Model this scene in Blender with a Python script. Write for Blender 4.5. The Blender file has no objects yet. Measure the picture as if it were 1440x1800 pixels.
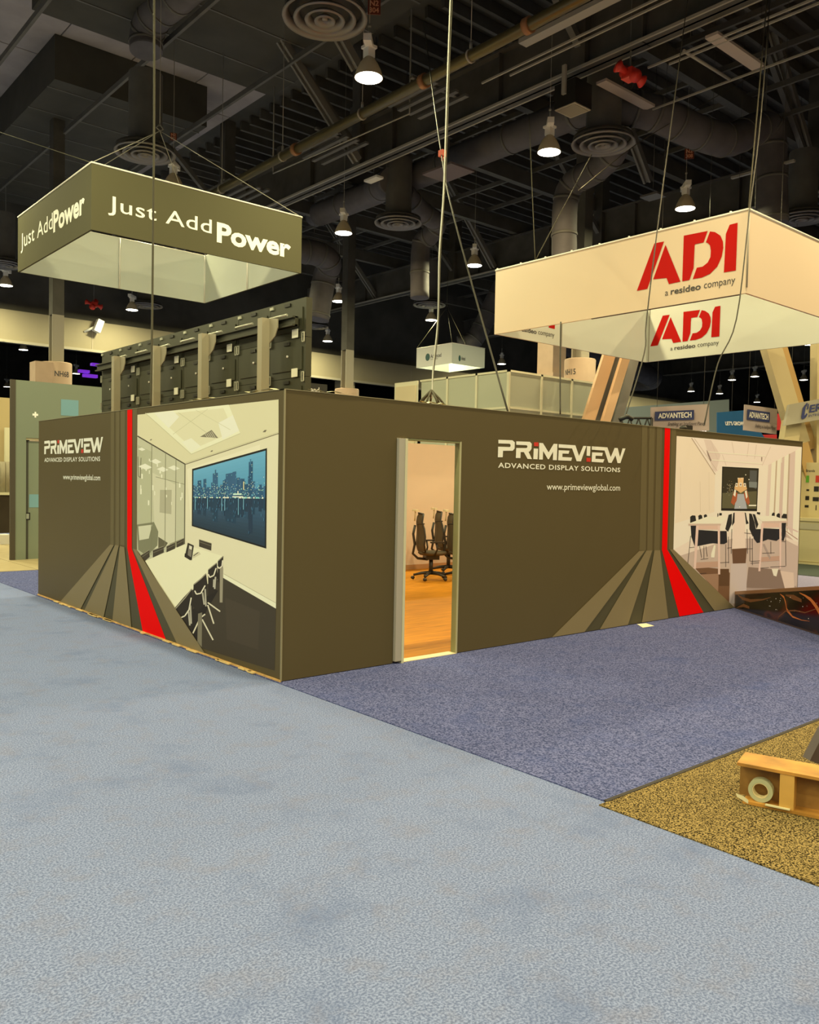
import bpy, bmesh, math, random
from mathutils import Vector, Matrix
random.seed(7)
S = bpy.context.scene; COL = S.collection
# ------------------------------------------------------------------ camera
F = 1481.54; YAW, PITCH, ROLL = .8593, -.0357, .0197
CAM = Vector((-3.7675, -5.973, 1.6974))
fw = Vector((math.cos(YAW)*math.cos(PITCH), math.sin(YAW)*math.cos(PITCH), math.sin(PITCH)))
r0 = Vector((math.sin(YAW), -math.cos(YAW), 0)); u0 = r0.cross(fw)
rr = r0*math.cos(ROLL) + u0*math.sin(ROLL); uu = -r0*math.sin(ROLL) + u0*math.cos(ROLL)
cd = bpy.data.cameras.new('camera'); cam = bpy.data.objects.new('camera', cd); COL.objects.link(cam)
M = Matrix((( rr.x, uu.x, -fw.x, CAM.x), (rr.y, uu.y, -fw.y, CAM.y), (rr.z, uu.z, -fw.z, CAM.z), (0,0,0,1)))
cam.matrix_world = M; cd.sensor_fit = 'VERTICAL'; cd.sensor_height = 36; cd.lens = F/1800*36
cd.clip_end = 400; cd.clip_start = .05; S.camera = cam
# ------------------------------------------------------------------ world, exposure, lights
w = bpy.data.worlds.new('world'); S.world = w; w.use_nodes = True
w.node_tree.nodes['Background'].inputs[0].default_value = (.030, .026, .018, 1)
w.node_tree.nodes['Background'].inputs[1].default_value = 1.0
S.view_settings.view_transform = 'Standard'; S.view_settings.look = 'None'
S.view_settings.exposure = 0.0; S.view_settings.gamma = 1.0; S.view_settings.use_curve_mapping = False
LAMP_Z = 9.4
LX = [-16.5, -10.8, -5.1, .55, 6.23, 11.75, 17.45, 23.3]
LY = [-18.0, -9.8, -1.35, 7.05, 15.5, 23.95, 32.4]
LAMP_W = 375
def lamp_light(x, y, z=LAMP_Z, p=LAMP_W, col=None):
    l = bpy.data.lights.new('lamp_light', 'AREA'); l.shape = 'DISK'; l.size = .5; l.energy = p
    if col is None: col = (1, .78, .40) if ((y < 2 and x > 3) or (10 < x < 13 and y < 20) or (16 < x < 19 and 20 < y < 26)) else (1, .92, .49)
    if y < 2 and x > 3: p *= .85
    l.color = col
    o = bpy.data.objects.new('lamp_light', l); COL.objects.link(o); o.location = (x, y, z - .012)
for x in LX:
    for y in LY: lamp_light(x, y)
# ------------------------------------------------------------------ helpers
def ray(x, y): return fw + rr*((x-720)/F) - uu*((y-900)/F)
def onX(x, y, v): d = ray(x, y); return CAM + d*((v-CAM.x)/d.x)
def onY(x, y, v): d = ray(x, y); return CAM + d*((v-CAM.y)/d.y)
def onZ(x, y, v): d = ray(x, y); return CAM + d*((v-CAM.z)/d.z)
def at(x, y, dep): return CAM + ray(x, y)*dep
def lin(c): c = c/255; return c/12.92 if c <= .04045 else ((c+.055)/1.055)**2.4
MATS = {}
def mat(key, col=None, rough=.7, metal=0, noise=0, nscale=20, emit=0, bump=0, stretch=None, spec=.5):
    if key in MATS: return MATS[key]
    m = bpy.data.materials.new(key); m.use_nodes = True; nt = m.node_tree; b = nt.nodes['Principled BSDF']
    c = (*col, 1); b.inputs['Base Color'].default_value = c
    b.inputs['Roughness'].default_value = rough; b.inputs['Metallic'].default_value = metal
    b.inputs['Specular IOR Level'].default_value = spec
    if emit:
        b.inputs['Emission Color'].default_value = c; b.inputs['Emission Strength'].default_value = emit
    if noise or bump:
        tc = nt.nodes.new('ShaderNodeTexCoord'); mp = nt.nodes.new('ShaderNodeMapping')
        if stretch: mp.inputs['Scale'].default_value = stretch
        nz = nt.nodes.new('ShaderNodeTexNoise'); nz.inputs['Scale'].default_value = nscale; nz.inputs['Detail'].default_value = 4
        nt.links.new(tc.outputs['Object'], mp.inputs[0]); nt.links.new(mp.outputs[0], nz.inputs['Vector'])
        if noise:
            mx = nt.nodes.new('ShaderNodeMix'); mx.data_type = 'RGBA'
            rp = nt.nodes.new('ShaderNodeMapRange'); rp.inputs[1].default_value = .3; rp.inputs[2].default_value = .7
            nt.links.new(nz.outputs['Fac'], rp.inputs[0]); nt.links.new(rp.outputs[0], mx.inputs[0])
            mx.inputs[6].default_value = tuple(v*(1-noise) for v in col) + (1,)
            mx.inputs[7].default_value = tuple(min(1, v*(1+noise)) for v in col) + (1,)
            nt.links.new(mx.outputs[2], b.inputs['Base Color'])
        if bump:
            bp = nt.nodes.new('ShaderNodeBump'); bp.inputs['Strength'].default_value = bump; bp.inputs['Distance'].default_value = .01
            nt.links.new(nz.outputs['Fac'], bp.inputs['Height']); nt.links.new(bp.outputs[0], b.inputs['Normal'])
    MATS[key] = m; return m
def carpet(key, c0, c1, speck, spk_scale, c2, big=.45, warm=None):
    m = bpy.data.materials.new(key); m.use_nodes = True; nt = m.node_tree; b = nt.nodes['Principled BSDF']; L = nt.links.new
    b.inputs['Roughness'].default_value = .95; b.inputs['Specular IOR Level'].default_value = .1
    tc = nt.nodes.new('ShaderNodeTexCoord')
    def nz(s, d, lo, hi, r=.6):
        n = nt.nodes.new('ShaderNodeTexNoise'); n.inputs['Scale'].default_value = s; n.inputs['Detail'].default_value = d; n.inputs['Roughness'].default_value = r
        L(tc.outputs['Object'], n.inputs['Vector']); p = nt.nodes.new('ShaderNodeMapRange'); p.inputs[1].default_value = lo; p.inputs[2].default_value = hi
        L(n.outputs['Fac'], p.inputs[0]); return n, p
    def mix(f, a, bb):
        x = nt.nodes.new('ShaderNodeMix'); x.data_type = 'RGBA'; L(f, x.inputs[0])
        for i, v in ((6, a), (7, bb)):
            if isinstance(v, tuple): x.inputs[i].default_value = (*v, 1)
            else: L(v, x.inputs[i])
        return x.outputs[2]
    n1, p1 = nz(spk_scale, 2, .5-speck, .5+speck); n2, p2 = nz(1.7, 7, .52, .74, .7); n3, p3 = nz(5, 6, .5, .8, .7)
    a = mix(p1.outputs[0], c0, c1)
    s = nt.nodes.new('ShaderNodeMath'); s.operation = 'MULTIPLY'; L(p2.outputs[0], s.inputs[0]); s.inputs[1].default_value = big
    a = mix(s.outputs[0], a, c2)
    s2 = nt.nodes.new('ShaderNodeMath'); s2.operation = 'MULTIPLY'; L(p3.outputs[0], s2.inputs[0]); s2.inputs[1].default_value = big*.8
    a = mix(s2.outputs[0], a, warm or c2)
    L(a, b.inputs['Base Color'])
    bp = nt.nodes.new('ShaderNodeBump'); bp.inputs['Strength'].default_value = .4; bp.inputs['Distance'].default_value = .004
    L(n1.outputs['Fac'], bp.inputs['Height']); L(bp.outputs[0], b.inputs['Normal'])
    MATS[key] = m; return m

class MB:
    def __init__(s): s.v = []; s.f = []; s.m = []; s.cur = 0; s.sm = []; s.smooth = False
    def face(s, pts, mi=None):
        i = len(s.v); s.v += [Vector(p) for p in pts]; s.f.append(list(range(i, i+len(pts)))); s.m.append(s.cur if mi is None else mi); s.sm.append(False); return s
    def add(s, vs, fs, smooth=False):
        i = len(s.v); s.v += [Vector(p) for p in vs]
        for f in fs: s.f.append([i+k for k in f]); s.m.append(s.cur); s.sm.append(smooth)
        return s
    def box(s, a, b):
        x0,x1 = sorted((a[0],b[0])); y0,y1 = sorted((a[1],b[1])); z0,z1 = sorted((a[2],b[2]))
        v = [(x0,y0,z0),(x1,y0,z0),(x1,y1,z0),(x0,y1,z0),(x0,y0,z1),(x1,y0,z1),(x1,y1,z1),(x0,y1,z1)]
        return s.add(v, [(3,2,1,0),(4,5,6,7),(0,1,5,4),(1,2,6,5),(2,3,7,6),(3,0,4,7)])
    def bar(s, a, b, w, h, up=(0,0,1)):
        a = Vector(a); b = Vector(b); d = (b-a).normalized(); up = Vector(up)
        if abs(d.dot(up)) > .98: up = Vector((0,1,0))
        sd = d.cross(up).normalized(); u = sd.cross(d)
        v = []
        for p in (a, b):
            for i, j in ((-1,-1),(1,-1),(1,1),(-1,1)): v.append(p + sd*(i*w/2) + u*(j*h/2))
        return s.add(v, [(3,2,1,0),(4,5,6,7),(0,1,5,4),(1,2,6,5),(2,3,7,6),(3,0,4,7)])
    def tube(s, pts, r, n=8, cap=True):
        pts = [Vector(p) for p in pts]; k = len(pts); rs = r if isinstance(r, (list, tuple)) else [r]*k
        vs = []; ref = None
        for i, p in enumerate(pts):
            d = (pts[min(i+1,k-1)] - pts[max(i-1,0)]).normalized()
            if ref is None: ref = Vector((0,0,1)) if abs(d.z) < .9 else Vector((1,0,0))
            a = d.cross(ref); 
            if a.length < 1e-4: a = d.cross(Vector((0,1,0)))
            a.normalize(); b = a.cross(d); ref = b
            for j in range(n):
                t = 2*math.pi*j/n; vs.append(p + a*(math.cos(t)*rs[i]) + b*(math.sin(t)*rs[i]))
        fs = []
        for i in range(k-1):
            for j in range(n): fs.append((i*n+j, i*n+(j+1)%n, (i+1)*n+(j+1)%n, (i+1)*n+j))
        s.add(vs, fs, True)
        if cap:
            i0 = len(s.v)-len(vs); s.f.append([i0+j for j in range(n)][::-1]); s.m.append(s.cur); s.sm.append(False)
            s.f.append([i0+(k-1)*n+j for j in range(n)]); s.m.append(s.cur); s.sm.append(False)
        return s
    def lathe(s, prof, c=(0,0,0), n=24, axis='z'):
        vs = []
        for r, z in prof:
            for j in range(n):
                t = 2*math.pi*j/n; x, y = r*math.cos(t), r*math.sin(t)
                vs.append((c[0]+x, c[1]+y, c[2]+z) if axis == 'z' else ((c[0]+z, c[1]+x, c[2]+y) if axis == 'x' else (c[0]+x, c[1]+z, c[2]+y)))
        fs = []
        for i in range(len(prof)-1):
            for j in range(n): fs.append((i*n+j, i*n+(j+1)%n, (i+1)*n+(j+1)%n, (i+1)*n+j))
        return s.add(vs, fs, True)
    def build(s, name, m, parent=None, origin=None):
        me = bpy.data.meshes.new(name); o3 = Vector(origin) if origin is not None else (Vector(parent.get('_w', (0,0,0))) if parent is not None else Vector((0,0,0)))
        me.from_pydata([v-o3 for v in s.v], [], s.f)
        ms = m if isinstance(m, list) else [m]
        for x in ms: me.materials.append(x)
        me.polygons.foreach_set('material_index', s.m); me.polygons.foreach_set('use_smooth', s.sm); me.update()
        o = bpy.data.objects.new(name, me); COL.objects.link(o)
        if parent is not None: o.parent = parent; o['_w'] = tuple(parent.get('_w', (0,0,0)))
        else: o.location = o3; o['_w'] = tuple(o3)
        return o
def tag(o, label=None, cat=None, group=None, kind=None):
    if label: o['label'] = label
    if cat: o['category'] = cat
    if group: o['group'] = group
    if kind: o['kind'] = kind
    return o
def thing(name, loc, label=None, cat=None, group=None, kind=None):
    o = bpy.data.objects.new(name, None); COL.objects.link(o); o.location = loc; o['_w'] = tuple(loc); o.empty_display_size = .2
    return tag(o, label, cat, group, kind)
def box(name, a, b, m, parent=None, **k):
    org = None if parent is not None else ((a[0]+b[0])/2, (a[1]+b[1])/2, min(a[2], b[2]))
    return MB().box(a, b).build(name, m, parent, org)
KIDS = {}
def copy_tree(o, parent=None):
    c = o.copy(); COL.objects.link(c); c.parent = parent
    for ch in [x for x in COL.objects if x.parent == o]: copy_tree(ch, c)
    return c
# text -> flat mesh verts in [0,1]x[0,1]
_txt = {}
def text_mesh(s, bold=0, shear=0, space=1.0):
    k = (s, bold, shear, space)
    if k in _txt: return _txt[k]
    cu = bpy.data.curves.new('t', 'FONT'); cu.body = s; cu.offset = bold; cu.shear = shear; cu.space_character = space; cu.resolution_u = 3
    ob = bpy.data.objects.new('t', cu); COL.objects.link(ob); bpy.context.view_layer.update()
    me = bpy.data.meshes.new_from_object(ob.evaluated_get(bpy.context.evaluated_depsgraph_get()))
    vs = [(v.co.x, v.co.y) for v in me.vertices]; fs = [tuple(p.vertices) for p in me.polygons]
    x0, x1 = min(v[0] for v in vs), max(v[0] for v in vs); y0, y1 = min(v[1] for v in vs), max(v[1] for v in vs)
    vs = [((x-x0)/(x1-x0), (y-y0)/(y1-y0)) for x, y in vs]
    bpy.data.objects.remove(ob); bpy.data.curves.remove(cu); bpy.data.meshes.remove(me)
    _txt[k] = (vs, fs); return _txt[k]
def text(name, s, P, m, parent, bold=0, shear=0, space=1.0):
    """P(u,v)->world for u,v in 0..1"""
    vs, fs = text_mesh(s, bold, shear, space); mb = MB(); mb.add([P(u, v) for u, v in vs], fs)
    return mb.build(name, m, parent)
def rectmap(a, b, n):     # a = lower-left world, b = upper-right world, n = offset vector; plane vertical
    a = Vector(a); b = Vector(b)
    def P(u, v): return Vector((a.x+(b.x-a.x)*u, a.y+(b.y-a.y)*u, a.z+(b.z-a.z)*v)) + Vector(n)
    return P
ILL = {'L': (.80, .76, .50), 'R': (.70, .53, .30)}
def paint(rgb, side='L', k=1.0, rough=.6):
    key = 'print_%s_%d_%d_%d' % (side, *rgb); i = ILL[side]
    return mat(key, tuple(min(.9, lin(c)/i[j]*k) for j, c in enumerate(rgb)), rough, spec=.25)
class Print:              # flat print on a wall, px traced and laid on the wall plane
    def __init__(s, ax, val, nrm, side, conv): s.ax, s.val, s.n, s.side, s.conv = ax, val, Vector(nrm), side, conv; s.mb = MB(); s.ms = []; s.todo = []
    def pt(s, p, layer, raw=False):
        x, y = s.conv(*p) if not raw else p
        q = onX(x, y, s.val) if s.ax == 'x' else onY(x, y, s.val)
        return q + s.n*(.0008*layer)
    def poly(s, pts, rgb, layer=1, raw=False):
        m = paint(rgb, s.side)
        if m not in s.ms: s.ms.append(m)
        q = [s.pt(p, 0, raw) for p in pts]
        nn = Vector((0,0,0))
        for i in range(len(q)): nn += q[i].cross(q[(i+1) % len(q)])
        if nn.dot(s.n) < 0: q = q[::-1]
        s.todo.append((layer, q, s.ms.index(m))); return s
    def line(s, pts, w, rgb, layer=2):
        for (ax, ay), (bx, by) in zip(pts, pts[1:]):
            dx, dy = bx-ax, by-ay; L = math.hypot(dx, dy) or 1; nx, ny = -dy/L*w/2, dx/L*w/2
            s.poly([(ax+nx, ay+ny), (bx+nx, by+ny), (bx-nx, by-ny), (ax-nx, ay-ny)], rgb, layer)
        return s
    def build(s, name, parent):
        s.todo.sort(key=lambda t: t[0])
        for i, (l, q, mi) in enumerate(s.todo):
            off = s.n*(.0008 + 9e-6*i); s.mb.face([a+off for a in q], mi)
        return s.mb.build(name, s.ms, parent)

# ------------------------------------------------------------------ materials
booth_paint = mat('booth_vinyl', (.102, .079, .040), .5, spec=.2)
booth_dark = mat('booth_vinyl_stripe_gap', (.082, .074, .046), .5, spec=.2)
stripe_lt = mat('stripe_taupe', (.235, .19, .115), .5, spec=.2); stripe_up = mat('stripe_upper', (.142, .116, .064), .5, spec=.2)
stripe_red = mat('stripe_red', (.88, .002, .002), .6, spec=.05)
white_vinyl = mat('white_vinyl', (.86, .86, .84), .5); black = mat('black_plastic', (.012, .011, .010), .45)
steel_dk = mat('painted_dark_steel', (.070, .065, .057), .65, noise=.25, nscale=1.5)
steel_md = mat('mid_dark_steel', (.10, .095, .088), .6, noise=.2, nscale=2)
steel_lt = mat('light_strut', (.34, .32, .28), .5)
galv = mat('galvanised_duct', (.09, .082, .09), .75, metal=.0, noise=.2, nscale=2)
deck_dk = mat('dark_roof_deck', (.062, .058, .050), .8, noise=.3, nscale=.7)
deck_lt = mat('insulated_deck_panel', (.33, .30, .31), .8, noise=.15, nscale=1)
white_metal = mat('white_enamel', (.78, .76, .72), .45); cream = mat('cream_panel', (.62, .60, .46), .6)
beige_wall = mat('beige_wall', (.26, .225, .155), .8, noise=.06, nscale=.5)
conc = mat('column_sleeve', (.46, .33, .24), .7, noise=.05, nscale=3)
pipe_m = mat('brass_pipe', (.12, .10, .045), .35, metal=.4)
red_m = mat('red_horn', (.65, .035, .02), .4); lens = mat('lamp_lens', (1, .95, .8), .3, emit=14)
sign_dk = mat('sign_fabric_grey', (.090, .085, .050), .8, spec=.1); sign_wh = mat('white_fabric', (.64, .68, .64), .8); sign_warm_lit = mat('white_fabric_warm_lit', (.68, .57, .46), .8)  # both fabrics are white; the tint of the light is put into their colours
wood_fl = mat('oak_vinyl', (.47, .185, .010), .6, noise=.22, nscale=2.2, stretch=(1, 9, 1), spec=.15)
ply = mat('plywood_edge', (.70, .42, .16), .6, noise=.35, nscale=9)
led_m = mat('led_cabinet', (.036, .037, .020), .45); led_m2 = mat('led_cabinet_rim', (.04, .04, .024), .5)
alu = mat('aluminium_post', (.38, .34, .25), .45, metal=.15); cable_w = mat('grey_cable', (.55, .56, .52), .5)
rope_m = mat('rope', (.075, .068, .045), .8); blk_cable = mat('black_cable', (.03, .028, .022), .6)

# ------------------------------------------------------------------ floor
blue = carpet('light_blue_carpet', (.112, .142, .30), (.235, .285, .54), .11, 105, (.095, .13, .30), .65, (.19, .175, .25))
purp = carpet('blue_purple_carpet', (.034, .046, .14), (.155, .17, .39), .10, 85, (.05, .075, .25), .5)
gold = carpet('brown_gold_carpet', (.012, .008, .003), (.34, .245, .105), .07, 120, (.09, .06, .022), .35)
floor = MB().box((-40, -40, -.2), (120, 110, 0)).build('floor', blue); tag(floor, 'light blue speckled aisle carpet over the hall floor', kind='structure')
tag(box('booth_carpet', (-.03, -3.29, 0), (30, 9.6, .006), purp), 'blue-purple speckled carpet lying around the grey walled booth', 'carpet')
tag(box('gold_carpet', (-.1, -14, 0), (30, -3.305, .006), gold), 'black and gold flecked carpet at the right edge', 'carpet')
tag(box('edge_strip', (-.03, -3.312, .0), (30, -3.286, .009), mat('edge_strip_dark', (.02,.015,.015), .7)), 'thin dark seam strip between purple and gold carpets', 'strip')
fl = thing('wood_floor', (0, 9.62, 0), 'pale wood-look vinyl floor at far left behind the booth', 'flooring')
for i in range(26):
    box('plank', (-12+i*1.0, 9.64, .0), (-12+i*1.0+.985, 13.4, .01), mat('pale_wood', (.40, .32, .18), .5, noise=.18, nscale=5, stretch=(1, 6, 1)), fl)
    box('plank', (-12+i*1.0, 13.41, .0), (-12+i*1.0+.985, 17.4, .01), MATS['pale_wood'], fl)

# ------------------------------------------------------------------ hall shell
ceil = tag(MB().box((-30, -30, 15.2), (120, 95, 15.5)).build('ceiling', deck_dk), 'dark high roof deck with steel girders and joists', kind='structure')
tag(MB().box((-30, 90, 0), (120, 90.4, 15.18)).build('wall_back', deck_dk), 'dark far end wall of the neighbouring hall', kind='structure')
tag(MB().box((119, -30, 0), (119.4, 90, 15.18)).build('wall_right', deck_dk), 'dark far side wall beyond the booths', kind='structure')
tag(MB().box((-30, -30, 0), (-29.6, 90, 15.18)).build('wall_left', beige_wall), 'beige side wall on the left', kind='structure')
tag(MB().box((-30, -30.4, 0), (120, -30, 15.18)).build('wall_front', beige_wall), 'beige wall behind the viewer', kind='structure')
# soffit band above the opening to the next hall
so = MB().box((-29, 34.5, 7.62), (118, 35.1, 9.02)); so.box((25.6, 35.1, 8.8), (118, 35.6, 9.62))
sf = tag(so.build('trim_1', beige_wall), 'beige soffit band above the opening to the next hall', kind='structure')
tag(MB().box((-29, 34.9, 9.0), (118, 35.2, 15.18)).build('trim_2', deck_dk), 'dark wall above the beige soffit', kind='structure')
for i in range(12): box('joint_strip', (-4+i*5.0, 34.485, 7.62), (-3.97+i*5.0, 34.5, 9.02), mat('joint', (.35, .30, .24), .8), sf)
box('lip', (-29, 34.40, 7.56), (118, 34.5, 7.68), mat('lip', (.33, .30, .24), .7), sf)
for i, x in enumerate((3.0, 5.6, 25.8, 33.0, 47.0)):   # beige piers under the soffit
    box('pier', (x, 34.6, 0), (x+.9, 35.4, 7.62), beige_wall, sf)

# girders along y
def girder(x, z=11.2, w=.42, h=1.35, y0=-12, y1=60):
    m = MB(); m.box((x-w/2, y0, z), (x+w/2, y1, z+.05)); m.box((x-w/2, y0, z+h-.05), (x+w/2, y1, z+h)); m.box((x-.03, y0, z), (x+.03, y1, z+h))
    y = y0
    while y < y1: m.box((x-w/2+.03, y, z), (x+w/2-.03, y+.03, z+h)); y += 4.2
    m.build('girder', steel_dk, ceil)
    e = MB(); e.box((x-w/2-.012, y0, z-.006), (x-w/2+.035, y1, z+.055)); e.box((x+w/2-.035, y0, z-.006), (x+w/2+.012, y1, z+.055)); e.build('flange_edge', steel_lt, ceil)
for x in (12.0, 24.0, 36.0, 48.0, 60.0): girder(x)
girder(0.2, 12.9, .4, .9, -12, 34)
# secondary beams along x and joists
for j in range(19):
    y = -6 + j*4.2
    if y < 34: MB().box((11.8, y, 12.6), (80, y+.25, 13.1)).build('cross_beam', steel_dk, ceil)
for j in range(60):
    y = -8+j*.7
    if 0 < y < 34.4:
        MB().box((12.3, y, 14.85), (80, y+.12, 15.18)).build('joist', steel_dk if j % 2 else steel_md, ceil)
for x in (3, 6, 9, 14, 16, 18, 20, 22, 26, 28, 30, 33): MB().box((x, -8, 13.15), (x+.08, 34.4, 13.3)).build('purlin', steel_md, ceil)
# diagonal braces seen under the roof
brace_m = mat('brace_steel', (.16, .15, .135), .6)
def brace(b, a, z, w=.2):
    B = onZ(*b, z); A = onY(*a, B.y); d = (A-B).normalized(); A = B + d*min((A-B).length*1.35, 4.6)
    m = MB(); s = Vector((0, 1, 0)); m.bar(A+s*.1, B+s*.1, .07, w, (1,0,0)); m.bar(A-s*.1, B-s*.1, .07, w, (1,0,0)); m.bar(A, B, .14, .03, (1,0,0))
    m.build('brace', brace_m, ceil)
for b, a, z in (((628,283),(450,0),11.1), ((661,523),(570,382),11.4), ((868,470),(792,328),11.4), ((1140,320),(1090,190),12.2), ((1430,300),(1365,75),11.9), ((628,120),(560,0),11.8), ((1140,320),(1107,230),11.6)):
    brace(b, a, z)
for y in (3.5, 11.9, 20.3, 28.7):
    for x in (12, 24, 36, 48):
        MB().bar((x-3.4, y+3, 14.6), (x, y+3, 11.6), .16, .16, (0,1,0)).build('brace', steel_md, ceil)
        MB().box((x-.22, y+2.8, 11.25), (x+.22, y+3.2, 15.18)).build('hanger_post', steel_dk, ceil)
# pale insulated panels with joints, in the upper left
for i in range(13):
    for j in range(5):
        x = -17+i*2.2; y = 14.2+j*4.1
        if x+2.16 < 12.4: MB().box((x, y, 14.95), (x+2.16, y+4.05, 15.05)).build('roof_panel', deck_lt, ceil)
# big dark plenum boxes hanging below
plen_m = mat('plenum_black', (.045, .042, .034), .8, noise=.2, nscale=1)
def plenum(x0, x1, y0, y1, z, lab):
    t = thing('air_plenum', ((x0+x1)/2, (y0+y1)/2, z), lab, 'duct')
    MB().box((x0, y0, z), (x1, y1, 14.94)).build('casing', plen_m, t)
    m = MB(); y = y0+.6
    while y < y1: m.box((x0-.02, y, z-.02), (x1+.02, y+.06, z)); y += 1.9
    m.build('seam', steel_md, t)
plenum(3.1, 10.2, 2.0, 17.2, 13.6, 'long dark rectangular duct box at top left, nearest the viewer')
plenum(4.8, 9.8, 20.7, 34, 13.6, 'dark rectangular duct box beyond the pale ceiling strip at upper left')

# ------------------------------------------------------------------ lamps
def lamp_proto():
    t = thing('high_bay_lamp', (0, 0, LAMP_Z))
    o = (0, 0, LAMP_Z)
    MB().lathe([(.275, 0), (.27, .03), (.235, .14), (.17, .27), (.10, .36), (.06, .40), (.05, .40), (.09, .35), (.16, .26), (.225, .13), (.262, .0), (.275, 0)], o, 28).build('shade', mat('warm_glass_shade', (.62, .52, .34), .4), t)
    m = MB(); m.lathe([(.001, 0), (.262, 0)], o, 28); m.lathe([(.262, .0), (.262, .012)], o, 28); m.build('lens', lens, t)
    m = MB(); m.bar((-.22, -.22, LAMP_Z+.62), (.22, .22, LAMP_Z+.62), .15, .13); m.box((-.08, -.08, LAMP_Z+.38), (.08, .08, LAMP_Z+.58)); m.box((-.11, -.11, LAMP_Z+.55), (.11, .11, LAMP_Z+.60)); m.build('ballast', white_metal, t)
    m = MB(); m.tube([(0, 0, LAMP_Z+.68), (0, 0, LAMP_Z+.95)], .02, 6); m.lathe([(.001,.93),(.03,.95),(.03,.99),(.001,1.01)], o, 8); m.tube([(0,0,LAMP_Z+.95), (0,0,15.2)], .006, 4); m.build('hook', steel_lt, t)
    return t
lp = lamp_proto()
LG = 'high bay lamps hanging from the roof'
lamps = [
 (6.23, 7.07, 'lit lamp nearest the viewer, at top centre above the pipe'),
 (11.52, 7.05, 'lit lamp right of centre, beside the black box speaker'),
 (17.31, 7.04, 'lit lamp just above the white sign with big red letters'),
 (6.2, 15.5, 'lamp partly hidden behind the dark grey hanging sign'),
 (11.89, 15.6, 'lit lamp right of the dark grey sign, under the steel brace'),
 (17.54, 15.49, 'lit lamp just left of the big white and red sign'),
 (17.68, 23.86, 'lit orange-toned lamp right of the dark display back, upper of two'),
 (23.25, 24.07, 'lit lamp above the small white box sign'),
 (23.38, 32.76, 'small lit lamp right of the display back, lower of two'),
 (12.05, 32.35, 'lit lamp below the dark grey hanging sign, above the display posts'),
 (36.26, 31.65, 'small lit lamp right of the small white box sign'),
 (12.26, 49.57, 'small lit lamp under the beige soffit, above the teal panel'),
 (6.29, 31.29, 'lit lamp at far left edge, above the beige soffit'),
 (52.13, 22.78, 'small lit lamp inside the yellow slanted frame, right of its beam'),
 (53.65, 31.87, 'small lit lamp above the left white and blue banner'),
 (57.58, 30.87, 'small lit lamp between the two white and blue banners'),
 (60.46, 30.02, 'small lit lamp up and left of the small white and blue banner'),
 (17.99, 74.17, 'tiny lit lamp at far left, beside the teal panel edge'),
 (41.67, 14.4, 'lit lamp tucked under the far right edge of the white sign'),
]
extra = [((1367, 658), None), ((1287, 668), None), ((343, 645), None), ((133, 655), None), ((134, 655), None)]
for i, (x, y, lab) in enumerate(lamps):
    o = lp if i == 0 else copy_tree(lp)
    o.location = (x, y, LAMP_Z); tag(o, lab, 'lamp', LG)
    if x > 24 or y > 33: lamp_light(x, y, p=LAMP_W*.8)
for (px, py, lab) in ((1160, 698, 'small lit lamp low behind the left banner, its disc just above the banner'), (1331, 707, 'small lit lamp directly above the small right banner'), (1287, 668, 'small lit lamp in the dark gap left of the yellow beam'), (1413, 668, 'lit lamp at far right between yellow beam and post'), (134, 657, 'small lit lamp right of the round column at left')):
    P = onZ(px, py, LAMP_Z)
    if P.z == P.z and (P-CAM).length < 115:
        o = copy_tree(lp); o.location = P; tag(o, lab, 'lamp', LG)

# ------------------------------------------------------------------ diffusers with drops
def diffuser_proto():
    t = thing('ceiling_diffuser', (0, 0, 9.9)); c = (0, 0, 9.9)
    for r, z in ((.76, .0), (.56, -.03), (.36, -.05), (.19, -.06)):
        MB().lathe([(r, z+.02), (r-.012, z-.015), (r-.075, z+.03), (r-.12, z+.11), (r-.115, z+.12), (r-.02, z+.05), (r, z+.02)], c, 40).build('ring', galv_l, t)
    MB().lathe([(.001, -.02), (.05, -.02), (.05, .08)], c, 16).build('hub', galv_l, t)
    MB().lathe([(.001, .17), (.72, .17), (.72, .10)], c, 32).build('backing', steel_dk, t)
    MB().lathe([(.42, .17), (.42, 2.0)], c, 24).build('drop_duct', steel_md, t)
    return t
galv_l = mat('diffuser_metal', (.20, .185, .18), .4, metal=.3)
dp = diffuser_proto(); DG = 'round air diffusers under the roof'
for i, (x, y, lab) in enumerate(((4.95, 6.71, 'large round ringed air diffuser at the top edge, nearest'), (5.21, 15.02, 'round ringed air diffuser right behind the dark grey sign'), (13.07, 6.69, 'round ringed air diffuser right of the second lamp, under square drop duct'), (13.53, 14.92, 'round ringed air diffuser at centre, between two lamps'), (22.55, 23.43, 'small distant round air diffuser left of the small white sign lamp'), (21.98, 32.0, 'small dim round air diffuser right of the display back'), (22.02, 5.97, 'round air diffuser peeking above the white sign at right'), (-4.0, 26.0, 'round air diffuser at far left edge below the ceiling'), (13.0, 34.0, 'dim round air diffuser behind the hanging cable, under the dark grey sign'))):
    if i == 8: y = 33.4; x = 13.2
    if i == 7: P = onZ(6, 466, 9.9); x, y = P.x, P.y
    o = dp if i == 0 else copy_tree(dp)
    o.location = (x, y, 9.9); tag(o, lab, 'diffuser', DG)
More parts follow.
